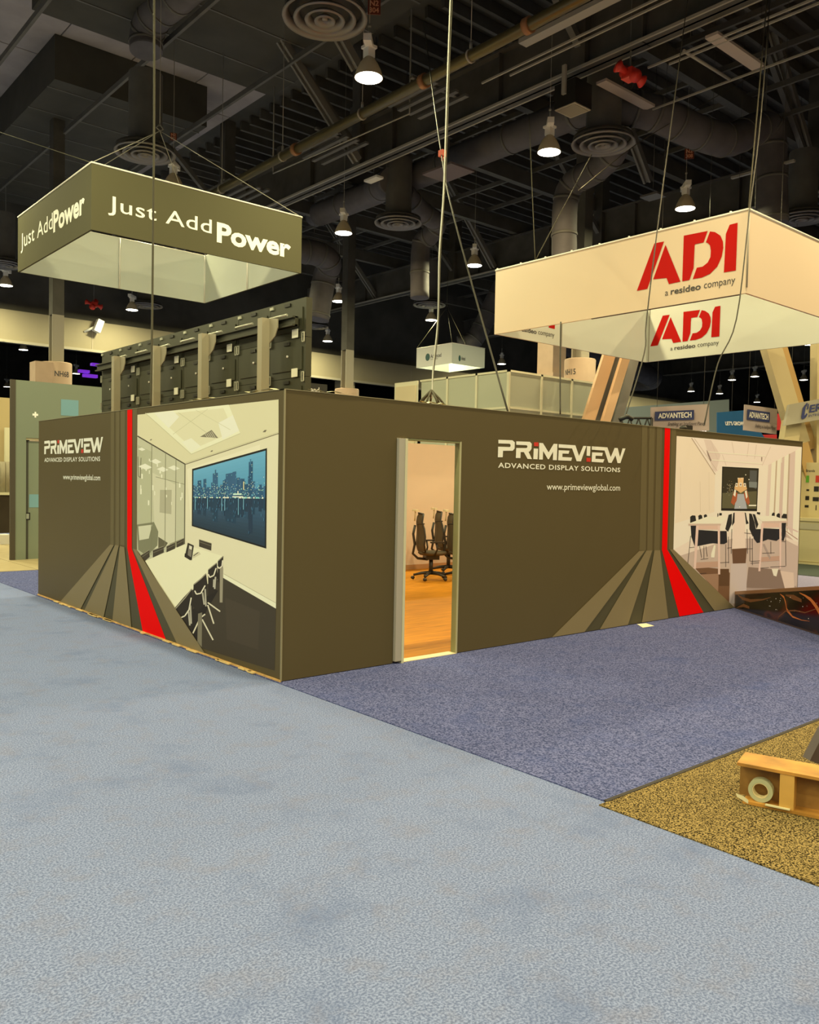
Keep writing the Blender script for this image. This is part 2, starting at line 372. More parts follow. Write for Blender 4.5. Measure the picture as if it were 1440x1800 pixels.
# round ducts
def duct(pts, r, lab, ribs=True):
    P = [Vector(p) for p in pts]
    # smooth path
    Q = []
    for i in range(len(P)-1):
        p0, p1, p2, p3 = P[max(i-1,0)], P[i], P[i+1], P[min(i+2,len(P)-1)]
        for k in range(6):
            t = k/6; Q.append(.5*((2*p1)+(p2-p0)*t+(2*p0-5*p1+4*p2-p3)*t*t+(3*p1-p0-3*p2+p3)*t**3))
    Q.append(P[-1]); t = thing('air_duct', P[0], lab, 'duct')
    MB().tube(Q, r, 20).build('duct_shell', galv, t)
    for i in range(3, len(Q)-1, 4):
        d = (Q[i+1]-Q[i]).normalized()*.04; MB().tube([Q[i]-d, Q[i]+d], r+.02, 20).build('duct_collar', steel_md, t)
    top = max(Q, key=lambda p_: p_.z); MB().tube([top, Vector((top.x, top.y, 15.2))], .012, 5).build('duct_hanger', steel_md, t)
duct([(14.3, 20.5, 11.6), (14.3, 17, 11.6), (14.3, 13, 11.6), (14.3, 9, 11.6), (14.2, 7.2, 11.65), (13.4, 6.7, 11.7)], .42, 'long round metal duct behind the girder, ending over the second diffuser')
duct([at(1060,185,21), at(1110,190,20.9), at(1160,203,21), at(1220,230,21.4), at(1280,246,22), at(1325,228,22.8), at(1352,232,23.2), at(1356,300,23.2), at(1358,395,23.2)], .42, 'round metal duct sweeping right at upper right and turning down')
duct([at(1090,228,21), at(1078,268,21.3), at(1045,300,22), at(1008,322,22.8), at(994,360,23), at(992,462,23)], .34, 'round duct bending down behind the second round diffuser')
duct([at(712,340,27.2), at(742,372,28), at(768,392,28.8), at(756,414,29.2), at(740,434,29.5), at(738,524,29.5)], .33, 'round duct elbow right of the centre diffuser')
duct([at(690,318,26.6), at(645,342,30), at(595,364,34), at(552,380,37)], .42, 'round duct running away behind the lamp beside the dark grey sign')
duct([at(257,90,22), at(258,60,22), at(272,28,21.6), at(305,0,21), at(350,-40,20)], .42, 'round duct elbow high behind the vertical cable at upper left')
duct([at(520,440,31), at(558,446,31.5), at(580,462,32), at(570,490,32.5), at(558,562,32.5)], .45, 'round duct elbow beside the right edge of the dark grey sign')
duct([at(806,607,44), at(830,600,44), at(850,570,44), at(868,530,44), at(895,480,44)], .48, 'long flexible duct sweeping down right of the small white sign')
duct([(40, 30, 11), (44, 29, 10.4), (50, 29.5, 9.6), (52, 33, 9.8)], .7, 'far round duct in the dark gap under the white sign')

# ------------------------------------------------------------------ pipe with hangers
pp = thing('sprinkler_pipe', (7.25, 9, 9.5), 'long yellowish steel sprinkler pipe with ring hangers under the roof', 'pipe')
MB().tube([(7.12, -4, 9.5), (7.32, 15.6, 9.5)], .105, 16).build('pipe_run', pipe_m, pp)
for y in (-1.2, 2.0, 5.3, 8.6, 11.8, 14.9):
    x = 7.12+(y+4)*.01; m = MB(); m.tube([(x, y-.02, 9.5), (x, y+.02, 9.5)], .125, 16); m.tube([(x, y, 9.62), (x, y, 9.75)], .03, 6); m.tube([(x, y, 9.7), (x, y, 13.1)], .008, 5); m.build('pipe_hanger', steel_lt, pp)
for y in (3.9, 6.6, 11.2): x = 7.12+(y+4)*.01; MB().tube([(x, y-.06, 9.5), (x, y+.06, 9.5)], .14, 16).build('coupling', mat('rust_coupling', (.30, .14, .06), .6), pp)
# struts and lit planks below the girder
pk = thing('strut_grid', (14.2, 5, 10.9), 'rectangular grid of thin pale struts hung beside the girder at upper right', 'strut frame')
m = MB()
for (x, y0, y1) in ((14.2, -3, 6.1), (12.35, -3, 5.0), (12.55, -2, 4.6)): m.box((x-.02, y0, 10.86), (x+.02, y1, 10.9))
m.build('rail', steel_lt, pk)
for y in (4.1, 1.0): MB().tube([(12.3, y, 10.9), (14.2, y-.02, 10.9)], .035, 8).build('cross_rod', steel_lt, pk)
for i, (y, lab) in enumerate(((6.1, 'pale plank under the girder, just below the red horns'), (3.38, 'pale plank under the girder at upper right'), (.6, 'pale plank under the girder at the right frame edge'))):
    MB().box((12.15, y-.14, 10.87), (14.1, y+.14, 10.93)).build('fixture_board', mat('pale_board', (.45, .38, .34), .6), None, (13.1, y, 10.87)); o = COL.objects[-1]
    tag(o, lab, 'board', 'pale boards under the girder')
# fluorescent tracks and conduits alongside the girder
m = tag(MB().box((9.9, 1.5, 11.15), (10.15, 6.6, 11.25)).box((10.4, 1.2, 11.0), (10.44, 8.2, 11.04)).box((10.6, 1.5, 11.0), (10.64, 7.5, 11.04)).build('cable_tray', steel_lt, None, (10, 4, 11.0)), 'pale cable tray with thin rails left of the girder', 'tray')
for y0, y1, lab in ((9.2, 11.0, 'short slatted strut tray left of the girder, upper'), (13.2, 15.4, 'short slatted strut tray left of the girder, lower'), (18.5, 21, 'slatted strut tray behind the dark grey sign corner')):
    t = thing('strut_tray', (10.2, y0, 11.2), lab, 'tray')
    for k in range(5): box('slat', (9.5+k*.34, y0, 11.2), (9.62+k*.34, y1, 11.26), steel_md, t)
    MB().box((9.4, y0+.3, 11.27), (11.1, y0+.4, 11.33)).build('cross_bar', steel_md, t)
for (a, b, lab) in (((480, 305), (720, 200), 'thin pale conduit under the roof left of the girder'),):
    A = onZ(*a, 11.0); B = onZ(*b, 11.0); tag(MB().tube([(A.x, A.y, 15.2), A+Vector((0,0,.1)), A, (A+B)/2, B, B+Vector((0,0,.1)), (B.x, B.y, 15.2)], .02, 6).build('conduit', steel_lt, None, A), lab, 'conduit')

# ------------------------------------------------------------------ ceiling fittings
def n2(px, py, k, lab, t2):
    P = onZ(px, py, 11.0); t = thing('grid_marker', P, lab, 'sign')
    d = (CAM-P); d.z = 0; d.normalize(); s = Vector((-d.y, d.x, 0))
    m = MB(); c = P; hw, hh = .125*k, .145*k
    q = [c+s*a*hw+Vector((0,0,b*hh))-d*e for e in (0, .02) for a, b in ((-1,-1),(1,-1),(1,1),(-1,1))]
    m.add(q, [(0,1,2,3),(7,6,5,4),(0,4,5,1),(1,5,6,2),(2,6,7,3),(3,7,4,0)]); m.build('plate', mat('dull_red_plate', (.16, .03, .015), .6), t)
    tm = mat('marker_text', (.75, .35, .22), .6)
    text('lettering', 'N2', rectmap(c-s*hw*.7+Vector((0,0,.1*hh)), c+s*hw*.7+Vector((0,0,.85*hh)), d*.006), tm, t, .03)
    text('numerals', t2, rectmap(c-s*hw*.75-Vector((0,0,.8*hh)), c+s*hw*.75-Vector((0,0,.08*hh)), d*.006), tm, t, .03)
    MB().tube([P+Vector((0,0,hh)), (P.x, P.y, 15.2)], .006, 4).build('wire', steel_md, t)
n2(658, 12, 1, 'small red plate reading N2 304 at the top edge', '304')
n2(305, 240, .7, 'small dim red plate reading N2 right of the sign rigging ring', '305')
n2(1212, 270, 1, 'small red plate reading N2 308 right of centre near the roof', '308')
n2(593, 470, .9, 'tiny red plate above the orange-toned lamp', '303')
def horns(px, py, z, lab, k=1):
    P = onZ(px, py, z); t = thing('horn_cluster', P, lab, 'horn speaker')
    m = MB(); m.box(P-Vector((.13,.13,.09))*k, P+Vector((.13,.13,.09))*k); m.build('bracket', red_m, t); MB().tube([P+Vector((0,0,.05)), (P.x, P.y, 15.2)], .02*k, 6).build('hanger_rod', steel_md, t)
    MB().box(P+Vector((-.14,-.14,-.12))*k, P+Vector((.14,.14,-.09))*k).build('base_plate', mat('bright_red_plate', (.75, .09, .05), .5), t)
    for sx, sy, sz in ((-1,0,.35),(0,1,.4),(1,0,-.35),(0,-1,-.4)):
        d = (rr*(-.8 if (sx < 0 or sy > 0) else .8)).copy(); d = Vector((sx, sy, 0))*.9 + rr*(.5*(1 if sx+sy > 0 else -1)) + Vector((0,0,sz)); d.normalize()
        MB().tube([P, P+d*.14*k, P+d*.26*k, P+d*.36*k, P+d*.41*k, P+d*.36*k], [.05*k,.06*k,.08*k,.14*k,.19*k,.12*k], 16).build('horn', red_m, t)
        MB().tube([P+d*.30*k, P+d*.39*k], .03*k, 8).build('driver', white_metal, t)
horns(1108, 130, 10.7, 'cluster of four red horn speakers under the girder at upper right')
horns(165, 535, 9.6, 'distant cluster of red horns above the beige soffit at left')
horns(908, 560-17, 11.0, 'dim far red horns right of the small white sign lamp', .8)
P = onZ(1007, 193, 10.3); t = thing('box_speaker', P, 'black box speaker with square tan grille hung beside the second lamp', 'speaker')
MB().box(P+Vector((-.30,-.30,0)), P+Vector((.30,.30,.55))).build('cabinet', black, t)
MB().box(P+Vector((-.29,-.29,-.02)), P+Vector((.29,.29,0))).build('frame', mat('tan_frame', (.45,.40,.30), .6), t)
MB().box(P+Vector((-.25,-.25,-.03)), P+Vector((.25,.25,-.018))).build('grille', mat('grille', (.30,.26,.18), .8), t)
MB().box(P+Vector((-.36,-.05,.25)), P+Vector((-.30,.05,.9))).build('bracket', steel_lt, t)
def plate(name, px, py, z, sx, sy, m, lab, cat, h=.06):
    P = onZ(px, py, z); t = thing(name, P, lab, cat); MB().box(P-Vector((sx/2,sy/2,0)), P+Vector((sx/2,sy/2,h))).build('plate', m, t); MB().tube([P+Vector((0,0,h)), (P.x, P.y, 15.2)], .01, 5).build('hanger_rod', steel_md, t); return t
plate('acoustic_plate', 788, 305, 10.8, .95, 1.25, mat('mauve_plate', (.16,.12,.12), .6), 'square dim mauve plate hung behind the hanging cable', 'panel')
plate('ceiling_plate', 1148, 347, 10.5, .5, .6, galv_l, 'small pale square plate above the white sign', 'panel')
plate('ceiling_plate', 1340, 300, 10.5, .1, 1.8, steel_lt, 'thin pale bar at the right above the white sign', 'bar')
plate('emergency_light', 657, 317, 10.9, .28, .62, white_metal, 'small white emergency light under the girder beside the lamp', 'light fitting')
P = onY(171, 573, 34.2); t = thing('wall_speaker', P, 'small white wall speaker on the beige soffit at left', 'speaker')
MB().bar(P+Vector((-.05,0,-.28)), P+Vector((.15,0,.28)), .32, .3).build('cabinet', white_metal, t); MB().tube([P, P+Vector((-.5,.3,-.3))], .06, 6).build('bracket', white_metal, t)

# ------------------------------------------------------------------ ropes and cables
def cable(name, pts, r, m, lab, cat='cable', n=6, group=None):
    P = [Vector(p) for p in pts]; Q = []
    for i in range(len(P)-1):
        p0, p1, p2, p3 = P[max(i-1,0)], P[i], P[i+1], P[min(i+2,len(P)-1)]
        for k in range(5):
            t = k/5; Q.append(.5*((2*p1)+(p2-p0)*t+(2*p0-5*p1+4*p2-p3)*t*t+(3*p1-p0-3*p2+p3)*t**3))
    Q.append(P[-1]); return tag(MB().tube(Q, r, n).build(name, m, None, P[-1]), lab, cat, group)
def vert(px, py, z0, X, ztop=14.1): p = onX(px, py, X); return [(p.x, p.y, ztop), (p.x, p.y, z0)]
# thick cable over the dark sign
b = Vector((.25, 4.35, 2.3)); b = onX(266, 716, .25)
cable('power_cable', [onX(271, -40, .32), onX(271, 200, .3), onX(269, 420, .3), onX(267, 600, .28), onX(265, 716, .25)], .012, rope_m, 'thick brown vertical cable hanging in front of the dark grey sign', 'cable')
cable('power_cable', [onX(793, -40, 2.6), onX(786, 150, 2.5), onX(780, 330, 2.4), onX(772, 450, 2.3), onX(770, 560, 2.3), onX(762, 640, 2.25), onX(759, 700, 2.2)], .0075, cable_w, 'pale grey vertical cable hanging down the middle of the picture', 'cable')
cable('power_cable', [onX(797, -40, 2.6), onX(790, 120, 2.5), onX(784, 300, 2.4), onX(775, 440, 2.3), onX(771, 570, 2.3), onX(763, 650, 2.25), onX(758, 703, 2.2)], .005, rope_m, 'dark twisted cable beside the pale grey central cable', 'cable')
k0 = onX(758, 706, 2.2)
mk = MB()
for a in range(7): mk.tube([k0+Vector((0,0,.12)), k0+Vector((.09*math.cos(a*.9), .09*math.sin(a*.9), .03)), k0+Vector((.13*math.cos(a*.9), .13*math.sin(a*.9), -.02))], .012, 5)
tag(mk.build('cable_tuft', rope_m, None, k0), 'brown splayed cable end resting behind the booth wall top', 'cable end')
cable('rope', [onZ(745, 40, 11), at(776, 270, 14), at(800, 390, 12), at(893, 724, 9.2)], .012, blk_cable, 'thin dark rope slanting from the red tag to the booth top', 'rope')
P = at(778, 270, 14); tag(MB().box(P-Vector((.05,.05,.05)), P+Vector((.05,.05,.05))).tube([P, P-Vector((0,0,.12))], .02, 6).build('rope_tag', mat('tag_red', (.7,.15,.1), .6), None, P), 'small red and white tag on the slanting rope', 'tag')
cable('rope', [onZ(1213, -30, 11), at(1185, 180, 13), at(1160, 370, 11), at(1137, 560, 10.3), at(1133, 620, 10), at(1098, 737, 9.4)], .008, blk_cable, 'dark cable crossing the red letters down to the booth top', 'rope')
cable('rope', [onZ(1356, -30, 11), at(1338, 200, 12.5), at(1318, 370, 11), at(1295, 560, 10.3), at(1262, 640, 10), at(1238, 748, 9.6)], .008, blk_cable, 'dark cable crossing the right end of the white sign', 'rope')
cable('rope', [at(986, 566, 12), at(985, 650, 11.8), at(985, 728, 11.6)], .011, blk_cable, 'short black vertical cable left of the round column', 'rope')
P = at(1100, 738, 9.4); tag(MB().tube([P-rr*.07, P+rr*.02+Vector((0,0,.04)), P+rr*.08], .025, 8).build('cable_clip', black, None, P), 'small black clamp on the cable end above the booth wall', 'clamp')

# ------------------------------------------------------------------ dark grey hanging sign
def box_sign(name, x, y, z, s1, s2, h, mo, mi, lab, th=.04, posts=True, rig=None):
    """near corner x,y; +Y length s1; +X length s2; top z"""
    t = thing(name, (x, y, z-h), lab, 'hanging sign'); e = .01
    def pan(nm, a, b, outer):
        m = MB(); m.box(a, b); 
        m.m = [0]*6; o = m.build(nm, [mo, mi], t)
        # faces: 0 bottom 1 top 2 y0 3 x1 4 y1 5 x0
        for k in range(6): o.data.polygons[k].material_index = 0 if k in outer else 1
        return o
    pan('side_panel', (x, y, z-h), (x+th, y+s1, z), (5, 2, 0, 1)); pan('side_panel', (x+th+e*0, y, z-h), (x+s2, y+th, z), (2, 3, 0, 1))
    pan('side_panel', (x+s2-th, y+th, z-h), (x+s2, y+s1, z), (3, 0, 1)); pan('side_panel', (x+th, y+s1-th, z-h), (x+s2-th, y+s1, z), (4, 0, 1))
    m = MB()
    for zz in (z+.01, ): 
        for a, b in (((x,y),(x+s2,y)),((x,y),(x,y+s1)),((x+s2,y),(x+s2,y+s1)),((x,y+s1),(x+s2,y+s1))): m.tube([(a[0],a[1],zz),(b[0],b[1],zz)], .018, 6)
    m.build('frame_tube', white_metal, t)
    return t
JX, JY, JZ, J1, J2, JH = 1.9082, 9.6639, 7.3866, 4.4502, 4.5549, 1.2
js = box_sign('hanging_sign', JX, JY, JZ, J1, J2, JH, sign_dk, sign_wh, 'square dark grey hanging sign with white lettering at upper left')
def pxX(X, n=(-.004,0,0)): return lambda a, b: rectmap(onX(*a, X), onX(*b, X), n)
def pxY(Y, n=(0,-.004,0)): return lambda a, b: rectmap(onY(*a, Y), onY(*b, Y), n)
def fitY(Y, l, r, top_l, bot_l, n=(0,-.004,0)):
    """l,r: px x of both ends; top_l / bot_l px y at the left end"""
    A = onY(l, bot_l, Y); B = onY(l, top_l, Y); 
    # find world x of right end along horizontal at height of A
    R = onY(r[0], r[1], Y); return rectmap(A, (R.x, Y, B.z), n)
def fitX(X, l, r, top_l, bot_l, n=(-.004,0,0)):
    A = onX(l, bot_l, X); B = onX(l, top_l, X); R = onX(r[0], r[1], X); return rectmap(A, (X, R.y, B.z), n)
wv = white_vinyl
text('lettering', 'Just Add', fitY(JY, 190, (372, 415), 343, 378), wv, js, .004, 0, 1.05)
text('lettering', 'Power', fitY(JY, 381, (511, 450), 390, 426), wv, js, .035, 0, 1.0)
text('lettering', 'Just Add', fitX(JX, 37, (93, 400), 412, 446), wv, js, .004, 0, 1.05)
text('lettering', 'Power', fitX(JX, 94, (149, 365), 372, 410), wv, js, .035)
# folds / corner posts inside
m = MB()
for dx, dy in ((.05,.05),(J2-.05,.05),(.05,J1-.05),(J2-.05,J1-.05),(J2/2,.06),(J2/2,J1-.06),(.06,J1/2),(J2-.06,J1/2)): m.tube([(JX+dx, JY+dy, JZ-JH+.01), (JX+dx, JY+dy, JZ)], .02, 6)
m.build('frame_post', white_metal, js)
ap = onY(281, 230, JY+J1/2)
tag(MB().tube([ap+Vector((0,0,.14)), ap+Vector((.08,0,.05)), ap, ap+Vector((-.08,0,.05)), ap+Vector((0,0,.14))], .014, 6).build('rigging_ring', steel_lt, None, ap), 'metal rigging ring above the dark grey sign', 'ring')
for (dx, dy, lab) in ((0,0,'thin rigging wire to the near corner of the dark sign'), (J2,0,'thin rigging wire to the right corner of the dark sign'), (0,J1,'thin rigging wire to the left corner of the dark sign'), (J2,J1,'thin rigging wire to the far corner of the dark sign')):
    cable('rigging_wire', [ap, (JX+dx, JY+dy, JZ)], .008, steel_lt, lab, 'wire')
cable('rigging_wire', [ap+Vector((0,0,.1)), (ap.x, ap.y, 15.2)], .008, steel_lt, 'thin wire from the ring up to the roof', 'wire')
cable('rigging_wire', [(JX, JY, JZ), onZ(-60, 212, 9.6)], .008, rope_m, 'thin line from the near sign corner off to the left edge', 'wire')
# ------------------------------------------------------------------ white sign with red logo
AX, AY, AZ, A1, A2, AH = 8.1952, .3566, 5.8132, 5.1274, 5.104, 1.22
ad = box_sign('hanging_sign', AX, AY, AZ, A1, A2, AH, sign_warm_lit, sign_wh, 'large square white hanging sign with big red letters at right')
red_p = mat('logo_red', (.46, .010, .008), .6, spec=.05); txt_d = mat('logo_dark', (.05,.045,.05), .5)
def C1(x, y): return (1100+x/6.26, 380+y/6.26)
A_polys = [[(125,822),(240,800),(425,278),(318,300)], [(440,315),(305,695),(452,680),(478,748),(605,720)],
 [(642,215),(905,163),(860,290),(770,308),(762,318),(750,570),(705,702),(625,718)],
 [(930,168),(985,175),(1045,215),(1073,280),(1077,350),(1060,445),(1010,555),(930,635),(840,676),(740,693),(785,568),(850,555),(905,510),(935,450),(940,380),(930,320),(908,298),(885,288)],
 [(1147,95),(1235,72),(1215,598),(1083,620),(1105,195)]]
W = [[onX(*C1(*p), AX) for p in poly] for poly in A_polys]
# local logo coords (u to the reader's right = -y, v = z)
u_0 = max(p.y for q in W for p in q); u_1 = min(p.y for q in W for p in q); v_0 = min(p.z for q in W for p in q); v_1 = max(p.z for q in W for p in q)
N = [[((u_0-p.y)/(u_0-u_1), (p.z-v_0)/(v_1-v_0)) for p in q] for q in W]
def uvof(pt): p = onX(*C1(*pt), AX); return ((u_0-p.y)/(u_0-u_1), (p.z-v_0)/(v_1-v_0))
TX = [('a', 'tagline_a', (435,878), (470,825), 0), ('resideo', 'tagline_name', (497,866), (830,735), .022), ('company', 'tagline_word', (862,822), (1208,683), 0)]
def logo(P, parent):
    m = MB()
    for q in N: m.face([P(u, v) for u, v in q])
    m.build('logo_letters', red_p, parent)
    for s, nm, a, b, bold in TX:
        u0_, v0_ = uvof(a); u1_, v1_ = uvof(b)
        # v is skew free in plane coordinates; a = lower-left px, b = upper-right px
        text('tagline', s, (lambda u0_, v0_, u1_, v1_: (lambda u, v: P(u0_+(u1_-u0_)*u, v0_+(v1_-v0_)*v)))(u0_, v0_, u1_, v1_), txt_d, parent, bold)
logo(rectmap((AX, u_0, v_0), (AX, u_1, v_1), (-.005,0,0)), ad)
xi = AX+A2-.04
a_ = onX(1143.5, 609, xi); b_ = onX(1267, 537.5, xi); ru = (u_0-u_1)/(v_1-v_0)
logo(rectmap(a_, (xi, b_.y, b_.z), (-.005,0,0)), ad)
yi = AY+A1-.04; b_ = onY(978, 568, yi); wdt = abs(onX(1143.5, 609, xi).y-onX(1267, 537.5, xi).y); hgt = b_.z*0+(onX(1267,537.5,xi).z-onX(1143.5,609,xi).z)
bb = onY(975, 592, yi); logo(rectmap((bb.x-wdt, yi, bb.z+.13), (bb.x, yi, bb.z+.13+hgt), (0,-.005,0)), ad)
for q, n in ((onY(987, 590, yi), 0),):
    MB().box((q.x-.01, yi-.012, AZ-AH), (q.x+.01, yi, AZ)).build('seam', mat('seam_grey', (.3,.29,.25), .7), ad)
MB().box((xi-.012, AY+A1-.12, AZ-AH), (xi, AY+A1-.10, AZ)).build('seam', MATS['seam_grey'], ad)
MB().tube([(AX-.01, AY-.01, AZ-AH+.08), (AX-.01, AY-.01, AZ+.02)], .014, 6).build('corner_tube', steel_lt, ad)
MB().box((AX-.002, AY+.1, AZ-AH-.012), (AX+.03, AY+A1*.55, AZ-AH)).build('bottom_seam', mat('dark_seam', (.06,.03,.03), .8), ad)
m = MB()
for k in range(9): m.tube([(AX+.02, AY+.3+k*.6, AZ), (AX+.02, AY+.3+k*.6, AZ+.05)], .018, 6)
m.build('frame_clip', white_metal, ad)
c1 = onX(941, 458, AX)
cable('rigging_wire', [c1, at(1040, 272, 19)], .01, rope_m, 'rigging wire from the white sign up to the second round diffuser', 'wire')
cable('rigging_wire', [c1, at(930, 200, 18)], .008, rope_m, 'thin vertical rigging wire above the left end of the white sign', 'wire')
cable('rigging_wire', [onX(1316, 369, AX), at(1352, -40, 16)], .01, rope_m, 'pale rigging wire from the near corner of the white sign upward', 'wire')
cable('rigging_wire', [at(1017, 335, 19), at(1120, 253, 20), at(1230, 187, 21.5), at(1400, 88, 24)], .01, rope_m, 'long thin slanting wire behind the white sign', 'wire')
# ------------------------------------------------------------------ small white box sign
P0 = onZ(795, 603, 8.0); PL = onZ(732, 613, 8.0); PR = onZ(824, 617, 8.0); zb = onX(797, 638, P0.x).z
sh = 8.0-zb
sm = box_sign('hanging_sign', P0.x, P0.y, 8.0, PL.y-P0.y, PR.x-P0.x, sh, sign_wh, sign_wh, 'small white box sign with round dark emblem hanging at centre')
def disc(P, nm, m, par, r0=0, n=20):
    mm = MB(); mm.face([P(.5+.5*math.cos(2*math.pi*k/n), .5+.5*math.sin(2*math.pi*k/n)) for k in range(n)]); return mm.build(nm, m, par)
teal_d = mat('emblem_teal', (.03,.10,.10), .5)
disc(fitX(P0.x, 748, (756, 625), 622, 635), 'emblem', teal_d, sm)
text('lettering', 'Advanced', fitX(P0.x, 757, (776, 625), 623, 630), txt_d, sm, .02); text('tagline', 'ADVANCED MEDIA', fitX(P0.x, 757, (770, 631), 631, 633), txt_d, sm)
disc(fitY(P0.y, 806, (810, 628), 624, 635), 'emblem', teal_d, sm); text('lettering', 'Advanced', fitY(P0.y, 811, (818, 631), 626, 633), txt_d, sm, .02)
apx = (P0+PR+PL)/3+Vector((0, 0, 3.0)); apx = onX(786, 540, P0.x+1.2)
for q, l_ in ((P0, 'near'), (PL, 'left'), (PR, 'right')): cable('rigging_wire', [q, apx], .012, rope_m, 'thin rigging wire to the %s corner of the small white box sign' % l_, 'wire', group='wires of the small white sign')
cable('rigging_wire', [apx, (apx.x, apx.y, 15.2)], .012, rope_m, 'single wire from the small white sign rigging up to the roof', 'wire')

# ------------------------------------------------------------------ the booth
BX, BY, BH, TH = 9.4284, 6.3609, 2.44, .07
bo = thing('exhibition_booth', (0, 0, 0), 'large grey walled booth with meeting room prints and an open doorway', 'booth')
wall_in = mat('booth_inner_white', (.66, .53, .44), .6)
def wall(nm, pieces, fo):
    m = MB()
    for a, b in pieces: m.box(a, b)
    o = m.build(nm, [booth_paint, wall_in], bo)
    for k, p in enumerate(o.data.polygons): p.material_index = 0 if (k % 6) in fo else 1
    return o
DL, DR, DH = 1.21, 2.04, 2.105
wl = wall('left_wall', [((0, 0, .012), (TH, BY, BH))], (5, 1, 2))
wr = wall('right_wall', [((TH, 0, .012), (DL, TH, BH)), ((DR, 0, .012), (BX, TH, BH)), ((DL, 0, DH), (DR, TH, BH))], (2, 1, 3))
wall('back_wall', [((TH, BY-TH, .0), (BX, BY, BH))], (4, 1)); wall('end_wall', [((BX-TH, TH, 0), (BX, BY-TH, BH))], (3, 1))
edge = mat('cream_edge', (.55, .47, .30), .5)
m = MB(); m.box((-.006, -.006, BH), (BX, TH+.006, BH+.006)); m.box((-.006, 0, BH), (TH+.006, BY, BH+.006)); m.box((-.006,-.006,.012), (.006,.006,BH)); m.build('edge_trim', mat('edge_trim', (.27,.235,.15), .45), bo)
m = MB(); m.box((-.012, -.004, 0), (-.001, BY, .022)); m.build('plywood_strip', ply, bo)
m = MB(); 
for k in range(26): y = random.uniform(.1, 6.2); m.box((-.03-random.random()*.02, y, .008), (-.004, y+random.uniform(.04,.22), .018))
o = m.build('splinters', mat('raw_splinter', (.85,.62,.30), .6), bo); o['kind'] = 'stuff'
for k in range(8): pass
# torn tape on the wall top
m = MB()
for cx_, cy_, L_, ax in ((.0, .15, .5, 1), (.25, .0, .5, 0), (.03, 1.3, .5, 1), (1.55, .03, .3, 0)):
    prev = None
    for i in range(7):
        t_ = i/6*L_; z_ = BH+.008+abs(math.sin(i*1.9+cx_*9))*.018
        a = (cx_+t_, cy_-.012, z_) if ax == 0 else (cx_-.012, cy_+t_, z_); b = (a[0], a[1]+.06, z_+.004) if ax == 0 else (a[0]+.06, a[1], z_+.004)
        if prev: m.face([prev[0], a, b, prev[1]])
        prev = (a, b)
m.build('peeling_tape', mat('tape_cream', (.72, .68, .45), .5), bo)
# door frame (sub-parts of the right wall)
jm = mat('jamb_white', (.40, .37, .34), .45); jg = mat('jamb_greenish', (.24, .25, .13), .45)
MB().box((DL+.006, -.03, .03), (DL+.078, .10, DH-.008)).build('door_post', jm, bo)
MB().box((DL+.080, -.034, .0), (DL+.108, .11, DH-.006)).build('door_post', mat('jamb_cream', (.60,.58,.44), .4), bo)
MB().box((DL+.110, -.01, .0), (DL+.124, .12, DH-.006)).build('door_post', mat('jamb_tan', (.30,.26,.15), .5), bo)
MB().box((DR-.016, .004, .0), (DR-.001, TH+.004, DH-.004)).build('door_post', jg, bo); MB().box((DR-.020, -.004, .0), (DR-.001, .003, DH-.004)).build('door_seal', mat('seal_cream',(.42,.40,.26),.5), bo)
MB().box((DL+.125, .004, DH-.02), (DR-.021, TH, DH-.004)).build('door_header', jg, bo)
MB().box((DL+.125, -.01, .0), (DR-.021, .10, .012)).build('threshold', mat('threshold', (.8,.66,.42), .5), bo)
MB().box((TH, TH, .0), (BX-TH, BY-TH, .010)).build('booth_floor', wood_fl, bo)
MB().box((TH, BY-TH-.015, .01), (BX-TH, BY-TH, .10)).build('skirting', mat('skirting', (.45,.25,.12), .5), bo)

# prints on the left wall
def cL(x, y): return (60+x/3.273, 690+y/3.273)
PL_ = Print('x', 0, (-1,0,0), 'L', cL)
def stripes(pr, ups, downs, rtop, rdown, name, parent):
    pass
def strip_mesh(name, ax, quads, m, parent, layer):
    mb = MB()
    for i_, q in enumerate(quads):
        P = [(onX(*p, 0) + Vector((-.0008*layer, 0, 0))) if ax == 'x' else (onY(*p, 0) + Vector((0, -.0008*layer, 0))) for p in q]
        n = sum((P[i].cross(P[(i+1) % len(P)]) for i in range(len(P))), Vector((0,0,0)))
        if n.dot(Vector((-1,0,0)) if ax == 'x' else Vector((0,-1,0))) < 0: P = P[::-1]
        mb.face(P)
    return mb.build(name, m, parent)
def clampz(o):   # keep print inside the wall
    w0 = Vector(o['_w'])
    for v in o.data.vertices: v.co.z = max(.014-w0.z, min(BH-.001-w0.z, v.co.z))
def CL(pts): return [cL(*p) for p in pts]
ups = [(440,460),(470,490),(497,522)]
TOPL = [(a, 60) for a in ()]
upq = [CL([(a+3, 40), (b+3, 40), (b, 880), (a, 878)]) for a, b in ups] + [CL([(568, 30), (594, 30), (592, 903), (567, 900)])]
o = strip_mesh('upper_stripe', 'x', upq, stripe_up, wl, 2); clampz(o)
gaps = CL([(440,877),(592,903),(990,1620),(170,1260)])
o = strip_mesh('stripe_ground', 'x', [CL([(455,877),(585,903),(830,1540),(260,1320)])], booth_dark, wl, 1); clampz(o)
for q in ([(440,875),(462,877),(268,1300),(150,1262)], [(470,877),(491,880),(402,1330),(290,1320)], [(497,883),(523,889),(563,1420),(453,1380)], [(570,898),(592,903),(990,1560),(828,1500)]):
    o = strip_mesh('floor_stripe', 'x', [CL(q)], stripe_lt, wl, 9); clampz(o)
o = strip_mesh('red_stripe', 'x', [CL([(538,30),(566,30),(563,898),(537,895)]), CL([(537,895),(563,898),(760,1500),(626,1440)])], stripe_red, wl, 3); clampz(o)
p = PL_
p.poly([(595,128),(1407,40),(1385,1600),(945,1465),(640,965),(590,905)], (214,204,155), 1)
